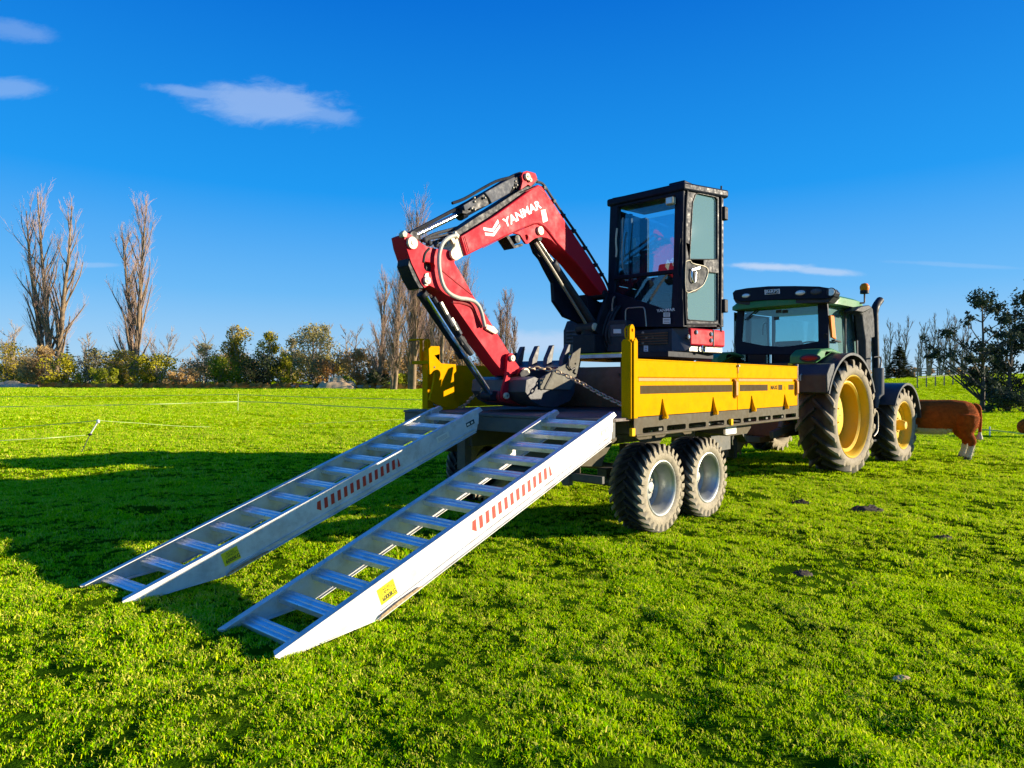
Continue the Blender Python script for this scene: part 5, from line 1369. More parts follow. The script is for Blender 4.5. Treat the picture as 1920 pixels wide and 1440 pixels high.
gc('control_console', M['cast'], lambda m: m.prism([(.75, .85, 1.78), (.75, .85, 2.02), (1.2, .85, 2.12), (1.3, .85, 1.78)], (0, .2, 0)), bevel=.04)
gc('dash_display', M['black'], lambda m: m.box(1.45, 1.5, .95, 1.12, 2.22, 2.36), bevel=.01)
for j in range(3):
    c = gx((1460, 1472, 1456)[j], (584, 584, 597)[j], X0 + .014); gc('window_sticker', M['ink'], lambda m: m.box(c.x - .002, c.x, c.y - .05, c.y + .05, c.z - .03, c.z + .03), bevel=0)
gc('rear_wiper', M['black'], lambda m: m.bar(gx(1397, 600, X0 - .02), gx(1424, 577, X0 - .02), .02, .02), bevel=0)
gc('grab_handle', M['black'], lambda m: m.tube(cr([gx(x, y, X0 + .5) for x, y in ((1430, 628), (1431, 612), (1434, 606), (1440, 606))], 4), .012, 6), bevel=0)
gc('window_latch', M['decalyellow'], lambda m: m.box(-.03, -.005, 1.05, 1.13, 1.75, 1.83), bevel=.01)
gc('door_curtain_bar', M['plastic'], lambda m: m.bar((X0 + .9, Y0 - .0, 1.7), (X0 + .95, Y0 + .02, ZR - .05), .03, .03, up=(0, 1, 0)))

# ------------------------------------------------------------------ cattle
def coat_mat(name, red, zw):
    m, k, out = new_mat(name)
    at = k.n('ShaderNodeAttribute', attribute_name='white').outputs['Fac']
    tcn = k.n('ShaderNodeTexCoord').outputs['Object']
    n = k.noise(14, 6, 0.7, tcn); n2 = k.noise(90, 3, .6, tcn)
    c = k.ramp(n, [(0.3, tuple(x * .65 for x in red)), (0.7, tuple(x * 1.3 for x in red))])
    wh = k.ramp(n2, [(0.3, (.45, .38, .27)), (0.7, (.75, .68, .55))])
    f = k.smooth(k.m('ADD', at, k.m('MULTIPLY', k.m('SUBTRACT', n, .5), .5)), .42, .58)
    c = k.mix(f, c, wh)
    b = k.n('ShaderNodeBsdfPrincipled', inp={'Base Color': c, 'Roughness': 0.75, 'Specular IOR Level': .05})
    bp = k.n('ShaderNodeBump', inp={'Strength': .6, 'Distance': .03, 'Height': n2}); k.t.links.new(bp.outputs[0], b.inputs['Normal'])
    k.t.links.new(b.outputs[0], out.inputs[0]); return m
M['hereford'] = coat_mat('red_brown_coat', (.36, .075, .01), .3)
M['hoof'] = paint('dark_hoof', (.05, .035, .02), .6)

def skinned(name, verts, edges, radii, mat, parent, loc, levels=2, root=0, white=None):
    me = bpy.data.meshes.new(name); me.from_pydata(verts, edges, [])
    o = bpy.data.objects.new(name, me); COL.objects.link(o)
    sk = o.modifiers.new('skin', 'SKIN')
    if not me.skin_vertices: me.skin_vertices.new()
    for i, r in enumerate(radii):
        sv = me.skin_vertices[0].data[i]; sv.radius = r if hasattr(r, '__len__') else (r, r)
        sv.use_root = (i == root)
    sb = o.modifiers.new('sub', 'SUBSURF'); sb.levels = sb.render_levels = levels
    bpy.context.view_layer.update()
    dg = bpy.context.evaluated_depsgraph_get()
    m2 = bpy.data.meshes.new_from_object(o.evaluated_get(dg)); m2.name = name
    o.modifiers.clear(); o.data = m2; bpy.data.meshes.remove(me)
    m2.materials.clear(); m2.materials.append(mat)
    m2.polygons.foreach_set('use_smooth', [True] * len(m2.polygons))
    if white:
        at = m2.attributes.new('white', 'FLOAT', 'POINT'); at.data.foreach_set('value', [white(v.co) for v in m2.vertices])
    o.parent = parent; o.location = loc
    return o
# grazing cow; local x towards the head, z up
cow = bpy.data.objects.new('cow', None); COL.objects.link(cow)
cp = Vector((8.80, 12.7, 0)); cow.location = (cp.x, cp.y, hgt(cp.x, cp.y)); cow.rotation_euler = (0, 0, math.atan2(.55, -.84))
tag(cow, 'red-brown cow with white belly and feet grazing behind the tractor front wheel', 'cow')
def remeshed(name, mb, mat, parent, voxel, white=None, it=6):
    """joins overlapping closed shapes into one continuous skin"""
    o = mb.build(name, mat, parent, loc=(0, 0, 0))
    rm = o.modifiers.new('remesh', 'REMESH'); rm.mode = 'VOXEL'; rm.voxel_size = voxel; rm.use_smooth_shade = True
    sm = o.modifiers.new('smooth', 'SMOOTH'); sm.iterations = it; sm.factor = .5
    bpy.context.view_layer.update()
    m2 = bpy.data.meshes.new_from_object(o.evaluated_get(bpy.context.evaluated_depsgraph_get())); old = o.data
    o.modifiers.clear(); o.data = m2; m2.name = name; bpy.data.meshes.remove(old)
    if white: m2.attributes.new('white', 'FLOAT', 'POINT').data.foreach_set('value', [white(v.co) for v in m2.vertices])
    return o
def body_loft(m, secs, n=18):
    vs, fs = [], []
    for i, (x, z, hh, hw) in enumerate(secs):
        x0, z0 = secs[max(0, i - 1)][:2]; x1, z1 = secs[min(len(secs) - 1, i + 1)][:2]
        d = Vector((x1 - x0, 0, z1 - z0)).normalized(); u_ = Vector((-d.z, 0, d.x))
        for k_ in range(n):
            t = 2 * math.pi * k_ / n; vs.append(Vector((x, 0, z)) + u_ * hh * math.sin(t) + Vector((0, 1, 0)) * hw * math.cos(t))
    for i in range(len(secs) - 1):
        for k_ in range(n): l = (k_ + 1) % n; fs.append((i * n + k_, i * n + l, (i + 1) * n + l, (i + 1) * n + k_))
    fs.append(tuple(reversed(range(n)))); fs.append(tuple((len(secs) - 1) * n + k_ for k_ in range(n))); m.add(vs, fs)
cm = MB()
body_loft(cm, [(-.25, .90, .08, .06), (-.21, .89, .19, .16), (-.08, .86, .27, .25), (.12, .84, .31, .30), (.40, .79, .35, .35), (.70, .79, .35, .34), (.96, .83, .33, .28), (1.16, .86, .25, .2), (1.34, .70, .18, .14), (1.48, .47, .14, .11), (1.58, .33, .13, .11), (1.66, .2, .1, .085), (1.74, .08, .07, .065)])
for sy, dx in ((1, 0), (-1, .09)):
    cm.tube([(-.06 + dx * .2, sy * .13, .84), (-.06 + dx * .5, sy * .16, .64), (-.05 + dx, sy * .18, .48), (-.15 + dx, sy * .18, .35), (-.11 + dx, sy * .18, .16), (-.07 + dx, sy * .18, .03)], [.22, .19, .12, .072, .055, .068], 14)
    cm.tube([(.98, sy * .14, .74), (.99 - dx, sy * .17, .55), (1.0 - dx, sy * .18, .36), (.99 - dx, sy * .18, .16), (1.01 - dx, sy * .18, .03)], [.17, .12, .072, .052, .064], 14)
def cow_white(c):
    if c.z < .27: return 1.0
    if c.z < .58 and .18 < c.x < .98 and abs(c.y) < .3: return 1.0
    if c.x > 1.38: return 1.0
    return 0.0
body = remeshed('body', cm, M['hereford'], cow, .02, cow_white, 14)
m = MB(); m.tube(cr([(-.17, 0, 1.05), (-.25, 0, 1.0), (-.28, 0, .8), (-.27, 0, .55), (-.26, 0, .36)], 4), [.04] * 6 + [.028] * 8 + [.05, .06, .02], 8)
tl = m.build('tail', M['hereford'], cow, loc=(0, 0, 0))
at = tl.data.attributes.new('white', 'FLOAT', 'POINT'); at.data.foreach_set('value', [1.0 if v.co.z < .52 else 0.0 for v in tl.data.vertices])
for s in (1, -1):
    m = MB(); m.prism([(1.5, s * .09, .50), (1.46, s * .22, .53), (1.47, s * .27, .47), (1.52, s * .16, .42)], (.02, 0, .02)); m.build('ear', M['hereford'], cow, loc=(0, 0, 0), bevel=.005)
    m = MB(); m.sphere((1.60, s * .10, .33), .02, 6); m.build('eye', M['ink'], cow, loc=(0, 0, 0))
for x, y in ((-.08, .18), (.01, -.18), (1.0, .18), (.91, -.18)):
    m = MB(); m.cyl((x + .02, y, -.02), (x + .01, y, .05), .062, 12, .05); m.build('hoof', M['hoof'], cow, loc=(0, 0, 0))
hm = MB(); hw_ = []
bv = body.data.vertices; rr_ = random.Random(4)
for _ in range(9000):
    v_ = bv[rr_.randrange(len(bv))]; p, n_ = v_.co.copy(), v_.normal.copy()
    d = (n_ * .45 + Vector((-.35, 0, -.9)) + Vector((rr_.uniform(-.3, .3), rr_.uniform(-.3, .3), rr_.uniform(-.3, .3)))).normalized() * rr_.uniform(.025, .05)
    w_ = d.cross(n_).normalized() * .004 if d.cross(n_).length > 1e-5 else Vector((.004, 0, 0))
    hm.add([p - w_, p + w_, p + d], [(0, 1, 2)]); hw_ += [cow_white(p)] * 3
hc = hm.build('coat_hair', M['hereford'], cow, loc=(0, 0, 0), smooth=0); hc['kind'] = 'stuff'
hc.data.attributes.new('white', 'FLOAT', 'POINT').data.foreach_set('value', hw_)
# calf lying at the right edge
calf = bpy.data.objects.new('calf', None); COL.objects.link(calf)
cx_, cy_ = 14.12, 17.6; calf.location = (cx_, cy_, hgt(cx_, cy_) + .02); calf.rotation_euler = (0, 0, .1)
tag(calf, 'brown calf lying in the grass at the right edge, below the dark trees', 'calf')
V = [(-.35, 0, .26), (0, 0, .27), (.35, 0, .28), (.52, 0, .42), (.64, 0, .5), (.78, 0, .44), (.3, -.2, .08), (.55, -.2, .05), (-.3, -.24, .1), (-.05, -.3, .05)]
E = [(0, 1), (1, 2), (2, 3), (3, 4), (4, 5), (2, 6), (6, 7), (0, 8), (8, 9)]
Rd = [(.2, .22), (.23, .24), (.19, .22), (.12, .13), (.1, .1), (.06, .06), (.07, .07), (.04, .04), (.1, .1), (.04, .04)]
skinned('body', V, E, Rd, M['hereford'], calf, (0, 0, 0), 2, 1, lambda c: 1.0 if c.x > .7 else 0.0)

# ------------------------------------------------------------------ background: trees, shrubs, fences, banks
def leafmat(name, cols, transl=0.25):
    m, k, out = new_mat(name)
    pos = k.n('ShaderNodeNewGeometry').outputs['Position']
    a = k.n('ShaderNodeAttribute', attribute_name='tone').outputs['Fac']
    n = k.noise(0.5, 4, .6, pos)
    q = k.m('ADD', k.m('MULTIPLY', a, .6), k.m('MULTIPLY', n, .45))
    c = k.ramp(q, [(0.2, cols[0]), (0.5, cols[1]), (0.85, cols[2])])
    d = k.n('ShaderNodeBsdfPrincipled', inp={'Base Color': c, 'Roughness': 0.8, 'Specular IOR Level': 0.1})
    if transl:
        tl = k.n('ShaderNodeBsdfTranslucent', inp={0: c})
        d = k.n('ShaderNodeMixShader', inp={0: transl, 1: d.outputs[0], 2: tl.outputs[0]})
    k.t.links.new(d.outputs[0], out.inputs[0]); return m
LM = {
 'olive': leafmat('olive_foliage', [(.09, .08, .012), (.36, .28, .025), (.68, .52, .06)], .4),
 'green': leafmat('green_foliage', [(.05, .07, .01), (.2, .24, .015), (.5, .5, .03)], .4),
 'yellow': leafmat('yellow_green_foliage', [(.08, .08, .008), (.3, .28, .015), (.56, .48, .03)]),
 'brown': leafmat('brown_twig_foliage', [(.12, .07, .025), (.42, .26, .09), (.7, .47, .18)], .4),
 'orange': leafmat('orange_brown_hedge', [(.12, .05, .01), (.36, .17, .04), (.55, .32, .1)]),
 'dark': leafmat('dark_evergreen_foliage', [(.015, .025, .012), (.04, .055, .022), (.11, .12, .04)], .2),
 'greygreen': leafmat('grey_green_foliage', [(.09, .09, .03), (.32, .28, .1), (.55, .48, .2)], .35),
 'gum': leafmat('blue_dark_gum_foliage', [(.012, .022, .018), (.03, .048, .03), (.08, .1, .055)], .15),
}
M['bark'] = paint('tan_poplar_bark', (.22, .15, .085), .9, var=.5, scale=1.2, bump=0)
M['twig'] = paint('pale_winter_twigs', (.3, .215, .14), .9, var=.35, scale=.6, bump=0)
M['twigred'] = paint('pinkish_winter_twigs', (.36, .235, .19), .9, var=.25, scale=.3, bump=0)
M['barkdark'] = paint('dark_bark', (.07, .055, .045), .9, var=.4, scale=1.5, bump=0)
M['soil'] = paint('dark_wet_soil', (.045, .03, .018), .9, var=.5, scale=12, bump=.08, bscale=60)
M['greytwig'] = paint('grey_brown_twigs', (.3, .24, .18), .9, var=.3, scale=.6, bump=0)

def ground_at(px, Z): X = (px - CX) / F * Z; return X, Z, hgt(X, Z)
def htop(py, Z, zb): return EYE + (CY - py) / F * Z - zb
def limb(m, p, d, L, r, seg, wob, rnd, up=0.0, n=4, taper=.35):
    pts, rs = [Vector(p)], [r]; d = Vector(d).normalized()
    for i in range(seg):
        d = (d + Vector((rnd.uniform(-1, 1), rnd.uniform(-1, 1), rnd.uniform(-.5, .5))) * wob + Vector((0, 0, up))).normalized()
        pts.append(pts[-1] + d * (L / seg)); rs.append(r * (1 - (1 - taper) * (i + 1) / seg))
    m.tube(pts, rs, n, caps=False); return pts, rs

def bare_tree(px, Z, py, wpx, label, group=None, style='poplar', name='bare_tree', seed=0, mats=('bark', 'twig', 'twigred'), dens=1.0, stems=1, spread=None):
    rnd = random.Random(seed * 17 + int(px)); X, Y, z0 = ground_at(px, Z); H = htop(py, Z, z0); Wd = wpx / F * Z
    root = bpy.data.objects.new(name, None); COL.objects.link(root); root.location = (X, Y, z0 - .1)
    tag(root, label, 'tree', group)
    k = Z / 100
    tr_, br, tw, tt = MB(), MB(), MB(), MB()
    ends = []
    for s in range(stems):
        off = (s - (stems - 1) / 2)
        lean = Vector((off * Wd * .32 / H * 1.2 + rnd.uniform(-.03, .03), rnd.uniform(-.1, .1), 1))
        hh = H * (1 if s == (stems // 2) else rnd.uniform(.72, .98))
        r0 = max(.14, H * .021) * (1.0 if stems == 1 else .75)
        pts, rs = limb(tr_, (off * Wd * .08, 0, 0), lean, hh * .93, r0, 12, .035, rnd, .04, 7, .12)
        ends.append((pts, rs, hh))
    pop = style == 'poplar'
    for pts, rs, hh in ends:
        nb = int((34 if pop else 20) * dens)
        for b in range(nb):
            t = (b + rnd.random()) / nb
            t = (.06 if pop else .2) + (.93 - (.06 if pop else .2)) * t
            i = min(len(pts) - 2, int(t * (len(pts) - 1))); f = t * (len(pts) - 1) - i
            p = pts[i].lerp(pts[i + 1], f)
            az = rnd.uniform(0, 2 * math.pi)
            if pop:
                el = rnd.uniform(.95, 1.3); L = hh * rnd.uniform(.16, .34) * (1.05 - .6 * t); up = .12
                if stems == 1 or True: L = min(L, Wd * 1.6)
            else:
                el = rnd.uniform(.35, .95); L = Wd * rnd.uniform(.3, .55) * (1.1 - .45 * t); up = .07
            d = Vector((math.cos(az) * math.cos(el), math.sin(az) * math.cos(el) * .8, math.sin(el)))
            bp_, brs = limb(br, p, d, L, max(.05 * k, rs[i] * .45), 6, .13, rnd, up, 4, .3)
            nt = int((11 if pop else 12) * dens)
            for q in range(nt):
                u_ = rnd.uniform(.15, 1); i2 = min(5, int(u_ * 6)); pp = bp_[i2].lerp(bp_[i2 + 1], u_ * 6 - i2)
                dd = (bp_[i2 + 1] - bp_[i2]).normalized()
                dd = (dd + Vector((rnd.uniform(-1, 1), rnd.uniform(-1, 1), rnd.uniform(-.2, 1.0 if pop else .6))) * .55).normalized()
                tp, _ = limb(tw if rnd.random() < .6 else tt, pp, dd, L * rnd.uniform(.25, .5), .02 * k, 3, .18, rnd, .1 if pop else .02, 3, .5)
                for _k in range(2):
                    d3 = (dd + Vector((rnd.uniform(-1, 1), rnd.uniform(-1, 1), rnd.uniform(-.1, .9))) * .6).normalized()
                    limb(tt, tp[rnd.choice((1, 2))], d3, L * rnd.uniform(.15, .28), .013 * k, 2, .1, rnd, .05, 3, .5)
    tr_.build('trunk', M[mats[0]], root, loc=(0, 0, 0), smooth=70)
    br.build('branches', M[mats[0]], root, loc=(0, 0, 0), smooth=70)['kind'] = 'stuff'
    tw.build('twigs', M[mats[1]], root, loc=(0, 0, 0), smooth=0)['kind'] = 'stuff'
    tt.build('fine_twigs', M[mats[2]], root, loc=(0, 0, 0), smooth=0)['kind'] = 'stuff'
    return root

def leaves(m, tone, n, inside, size, rnd, zk=1.0, sun_dir=None):
    for _ in range(n):
        r = inside(rnd)
        if r is None: continue
        p, tn = r
        a = Vector((rnd.uniform(-1, 1), rnd.uniform(-1, 1), rnd.uniform(-1, 1))).normalized(); b = a.orthogonal().normalized()
        b = (b * math.cos(rnd.random() * 6) + a.cross(b) * math.sin(rnd.random() * 6)).normalized(); c = a.cross(b)
        s = size * rnd.uniform(.5, 1.4)
        m.add([p - b * s * .5, p + c * s * .28, p + b * s * .5, p - c * s * .28], [(0, 1, 2, 3)])
        tone += [tn] * 4

def leafy(px, Z, py, wpx, kind, label, name='shrub', cat='shrub', group=None, seed=0, n=2600, lobes=9, base=0.0, trunk=False, leaf=.0026, gap=0.0, flat=1.0, stems=True, twigs=None):
    rnd = random.Random(seed * 31 + int(px) + 5); X, Y, z0 = ground_at(px, Z); H = htop(py, Z, z0) + .1; Wd = wpx / F * Z
    root = bpy.data.objects.new(name, None); COL.objects.link(root); root.location = (X, Y, z0 - .1)
    tag(root, label, cat, group)
    L = []
    for i in range(lobes):
        t = (i + .5) / lobes
        z = H * (base + (1 - base) * rnd.uniform(.15, .86)); wz = 1 - .55 * (z / H) ** 2.2
        L.append((Vector((rnd.uniform(-.36, .36) * Wd * wz, rnd.uniform(-.3, .3) * Wd * .8, z)), rnd.uniform(.15, .27) * min(Wd, H * 1.2), rnd.random()))
    L.append((Vector((rnd.uniform(-.1, .1) * Wd, 0, H * .82)), .17 * min(Wd, H * 1.1), rnd.random()))
    L.append((Vector((0, 0, H * (base + .25))), .3 * min(Wd, H), .4))
    tone = []; m = MB()
    def inside(r):
        c, rad, tn = L[int(r.random() * len(L))]
        d = Vector((r.gauss(0, 1), r.gauss(0, 1), r.gauss(0, 1))).normalized() * rad * (r.random() ** .45)
        p = c + Vector((d.x, d.y, d.z * flat))
        if p.z < .03 or p.z > H: return None
        nz = noise.noise(Vector((p.x * 1.1 / max(.5, Z / 60), p.y, p.z * 1.1 / max(.5, Z / 60))) + Vector((px, 0, 0)))
        if nz < -.12 - gap * -1 and r.random() < .75: return None
        return p, max(0, min(1, .35 * tn + .3 + .35 * r.random() + .3 * nz))
    leaves(m, tone, n, inside, leaf * Z, rnd)
    cr_ = m.build('crown', LM[kind], root, loc=(0, 0, 0), smooth=0)
    cr_.data.attributes.new('tone', 'FLOAT', 'POINT').data.foreach_set('value', tone)
    if trunk or stems:
        s = MB()
        ns = 1 if trunk else 5
        for i in range(ns):
            p0 = (rnd.uniform(-.1, .1) * Wd * (0 if trunk else 1), 0, 0)
            limb(s, p0, (rnd.uniform(-.3, .3) * (0.2 if trunk else 1), rnd.uniform(-.2, .2), 1), H * .7, H * (.03 if trunk else .012), 6, .12, rnd, .03, 5, .3)
        for c, rad, tn in L:
            limb(s, (c.x * .15, 0, max(.2, c.z * .35)), Vector((c.x, c.y, c.z)) - Vector((c.x * .15, 0, max(.2, c.z * .35))), c.length * .75, H * .01, 4, .06, rnd, .0, 4, .4)
        s.build('trunk' if trunk else 'stems', M['barkdark'] if kind in ('dark', 'gum') else M['greytwig'], root, loc=(0, 0, 0), smooth=60)
    if twigs:
        s = MB()
        for _ in range(twigs):
            c, rad, tn = L[int(rnd.random() * len(L))]
            limb(s, c, (rnd.uniform(-1, 1), rnd.uniform(-1, 1), rnd.uniform(.1, 1)), rad * rnd.uniform(.9, 1.5), .018 * Z / 100, 3, .2, rnd, .02, 3, .5)
        s.build('twigs', M['greytwig'], root, loc=(0, 0, 0), smooth=0)['kind'] = 'stuff'
    return root

# the two tall poplars on the left
bare_tree(95, 100, 335, 92, 'tall bare poplar with two broken tops, leftmost of the poplars', 'bare poplars along the far hedge', stems=3, seed=3, dens=.85, name='poplar')
bare_tree(250, 98, 360, 96, 'tall bare poplar with one main spire, right of the leftmost poplar', 'bare poplars along the far hedge', stems=2, seed=5, dens=1.1, name='poplar')
# poplars behind the arm
G2 = 'bare poplars behind the excavator arm'
bare_tree(738, 78, 480, 62, 'thick-trunked bare poplar at the left edge of the clump behind the arm', G2, stems=2, seed=7, dens=1.3, name='poplar')
bare_tree(772, 82, 372, 60, 'tallest bare poplar, directly behind the elbow of the red arm', G2, stems=2, seed=9, dens=1.3, name='poplar')
bare_tree(822, 80, 440, 58, 'bare poplar with several stems behind the bucket cylinder', G2, stems=3, seed=11, dens=1.1, name='poplar')
bare_tree(872, 84, 470, 56, 'bare poplar right behind the lower arm, above the yellow drop side', G2, stems=2, seed=13, dens=1.2, name='poplar')
bare_tree(942, 96, 538, 62, 'slender bare poplar seen in the sky gap right of the red arm', G2, stems=2, seed=15, dens=1.3, name='poplar')
bare_tree(962, 100, 590, 30, 'lowest bare poplar of the clump, beside the bucket teeth', G2, stems=1, seed=16, dens=1.0, name='poplar')
bare_tree(712, 90, 505, 40, 'bare poplar at the outer left of the clump, left of the thick trunk', G2, stems=1, seed=17, dens=1.3, name='poplar')
bare_tree(798, 92, 430, 44, 'bare poplar just right of the tallest one, behind the bucket cylinder top', G2, stems=2, seed=18, dens=1.3, name='poplar')
bare_tree(848, 94, 500, 44, 'bare poplar between the red arm and the yellow drop side', G2, stems=2, seed=19, dens=1.2, name='poplar')
bare_tree(905, 94, 560, 40, 'bare poplar peeping out right of the lower red arm', G2, stems=2, seed=20, dens=1.2, name='poplar')
# smaller bare trees in the hedge
G3 = 'bare trees in the far hedge'
S = dict(style='round', mats=('greytwig', 'greytwig', 'twig'))
for a in ((22, 105, 600, 70, 'grey bare tree at the left edge of the picture', 21), (162, 110, 612, 46, 'small bare tree between the two tall poplars', 22), (300, 104, 618, 80, 'spreading bare tree right of the second tall poplar', 23),
          (378, 108, 622, 60, 'bare tree with dark twigs left of the tall brown tree', 24), (655, 120, 600, 55, 'pale bare tree right of the round grey-green tree', 25), (697, 118, 612, 60, 'pale bare tree just left of the thick-trunked poplar', 26), (612, 125, 596, 40, 'faint bare tree rising behind the round grey-green tree', 27)):
    bare_tree(a[0], a[1], a[2], a[3], a[4], G3, seed=a[5], dens=.75, stems=2, **S)
G4 = 'shrubs along the far hedge'
for a in ((20, 98, 640, 95, 'olive', 'olive shrub under the grey tree at the left edge', 2400, 1), (82, 92, 648, 80, 'brown', 'brown shrub at the foot of the leftmost poplar', 2400, 1), (122, 90, 662, 75, 'yellow', 'yellow-green shrub right of the leftmost poplar', 2400, 0),
          (175, 98, 650, 60, 'greygreen', 'grey shrub midway between the two tall poplars', 1700, 1), (222, 94, 655, 75, 'olive', 'pale olive shrub at the left foot of the second poplar', 2300, 1), (205, 88, 690, 90, 'green', 'dark green low shrub before the second poplar', 2000, 0),
          (290, 92, 664, 100, 'yellow', 'wide yellow-green shrub right of the second poplar', 3000, 0), (345, 88, 690, 70, 'brown', 'low straw-brown shrub at the end of the yellow-green ones', 1600, 0), (384, 100, 640, 60, 'greygreen', 'thin grey-green shrub left of the dark green one', 1700, 1),
          (412, 92, 668, 88, 'green', 'mid green rounded shrub under the tall brown tree', 2800, 0), (492, 90, 664, 82, 'dark', 'very dark rounded shrub under the ochre tree', 2600, 0), (528, 92, 660, 50, 'yellow', 'ochre shrub between the dark shrub and the round tree', 1500, 0),
          (610, 92, 672, 50, 'orange', 'small orange-brown shrub under the round grey-green tree', 1300, 0), (668, 96, 652, 80, 'brown', 'purple-brown shrub beneath the pale bare trees', 2600, 1), (702, 94, 662, 50, 'orange', 'orange-brown shrub left of the poplar clump', 1500, 0),
          (706, 86, 694, 46, 'dark', 'dark round bush beside the thick-trunked poplar', 1500, 0), (640, 90, 704, 50, 'green', 'low bright green shrub on the clay bank', 900, 0),
          (770, 88, 640, 80, 'brown', 'brown brush at the foot of the tallest poplar', 2400, 1), (840, 88, 655, 80, 'brown', 'brown brush beneath the red arm', 2200, 1), (905, 92, 662, 60, 'orange', 'orange-brown brush behind the yellow drop side', 1500, 1), (760, 84, 700, 50, 'green', 'dark green low bush right of the thick-trunked poplar', 1200, 0)):
    leafy(a[0], a[1], a[2], a[3] * 1.22, a[4], a[5], group=G4, n=int(a[6] * 1.5), seed=int(a[0]), twigs=260 if a[7] else 90, leaf=.0034, lobes=13)
G5 = 'leafy trees in the far hedge'
for a in ((447, 97, 596, 72, 'olive', 'tallest brown-green tree in the middle of the hedge', 4600), (503, 97, 612, 62, 'yellow', 'ochre tree behind the dark rounded shrub', 3300), (588, 98, 598, 100, 'greygreen', 'round grey-green tree left of the clay bank', 6000), (545, 104, 622, 44, 'greygreen', 'grey tree between the ochre tree and the round one', 1500), (70, 110, 650, 80, 'greygreen', 'hazy grey tree behind the leftmost poplar', 1500)):
    leafy(a[0], a[1], a[2], a[3], a[4], a[5], name='hedge_tree', cat='tree', group=G5, n=a[6], seed=int(a[0]) + 3, lobes=14, trunk=True, leaf=.0036, twigs=220)

def conifer(px, Z, py, wpx, label, kind='dark', n=2600):
    rnd = random.Random(int(px)); X, Y, z0 = ground_at(px, Z); H = htop(py, Z, z0); Wd = wpx / F * Z
    root = bpy.data.objects.new('conifer', None); COL.objects.link(root); root.location = (X, Y, z0 - .05); tag(root, label, 'tree')
    m = MB(); tone = []; s = MB(); limb(s, (0, 0, 0), (0, 0, 1), H * .97, H * .03, 5, .01, rnd, 0, 6, .1)
    for t_ in range(15):
        z = H * (.08 + .86 * t_ / 15); R_ = Wd / 2 * (1 - t_ / 15.5) * rnd.uniform(.85, 1.12)
        nb = 11
        for b in range(nb):
            az = 2 * math.pi * (b + rnd.random()) / nb; d = Vector((math.cos(az), math.sin(az), .1))
            for q in range(int(n / 165 * (R_ / Wd * 2 + .2))):
                u_ = rnd.random() ** .6; p = Vector((0, 0, z)) + d * R_ * u_ + Vector((rnd.gauss(0, .06), rnd.gauss(0, .06), rnd.gauss(-.02, .04) - .18 * u_ * u_)) * Wd * .5
                a = Vector((rnd.uniform(-.4, .4), rnd.uniform(-.4, .4), 1)).normalized(); c = a.cross(d).normalized(); w_ = .0032 * Z
                m.add([p - d * w_, p + c * w_ * .5, p + d * w_, p - c * w_ * .5], [(0, 1, 2, 3)]); tone += [rnd.random() * .8 + .1] * 4
            limb(s, (0, 0, z), d, R_ * .8, .02 * Z / 60, 2, .05, rnd, -.05, 3, .4)
    s.build('trunk', M['barkdark'], root, loc=(0, 0, 0)); o = m.build('crown', LM[kind], root, loc=(0, 0, 0), smooth=0)
    o.data.attributes.new('tone', 'FLOAT', 'POINT').data.foreach_set('value', tone)
for a in ((60, 112, 668, 200, 'brown', 'long brown thicket closing the hedge behind the leftmost poplar'), (235, 112, 672, 220, 'olive', 'olive thicket closing the hedge behind the second poplar'), (420, 114, 662, 230, 'brown', 'brown thicket behind the dark green rounded shrubs'), (590, 114, 664, 220, 'olive', 'olive thicket behind the round grey-green tree'), (760, 110, 668, 220, 'brown', 'brown thicket behind the tallest poplar'), (900, 114, 672, 180, 'orange', 'russet thicket at the right end of the far hedge')):
    leafy(a[0], a[1], a[2], a[3], a[4], a[5], name='thicket', group='thickets closing the far hedge', n=7600, lobes=36, seed=int(a[0]) + 50, leaf=.0036, twigs=420)
conifer(1686, 78, 640, 62, 'dark green conical fir standing alone right of the tractor exhaust')
conifer(126, 120, 634, 14, 'tiny dark spire-shaped conifer between the leftmost poplar and the small bare tree', n=700)

G6 = 'bare poplars beyond the right-hand paddock'
for i, (px, py, w_, lab) in enumerate(((1622, 612, 40, 'bare poplar seen between the tractor cab and its exhaust'), (1664, 596, 44, 'bare poplar behind the fir, nearest the exhaust stack'), (1690, 588, 40, 'bare poplar rising straight above the fir tip'), (1722, 612, 36, 'shorter bare poplar in the gap right of the fir'),
                                      (1742, 590, 40, 'bare poplar at the left of the far right group'), (1764, 586, 34, 'second bare poplar of the far right group'), (1786, 584, 38, 'bare poplar next to the gum tree crown'), (1806, 600, 40, 'bare poplar half hidden by the gum tree'), (1372, 640, 30, 'low bare tree glimpsed between excavator and tractor'), (1880, 600, 44, 'bare poplar behind the right-hand gum trees'))):
    bare_tree(px, 135, py, w_, lab, G6, seed=40 + i, dens=.6, stems=2, name='poplar', mats=('greytwig', 'twig', 'twigred'))
leafy(1700, 150, 690, 240, 'brown', 'long low brown thicket under the far right poplars', group=None, n=3800, lobes=20, seed=91, leaf=.003, twigs=200)
leafy(1830, 150, 688, 160, 'brown', 'brown thicket behind the gum trees', group=None, n=2600, lobes=16, seed=92, leaf=.003, twigs=120)

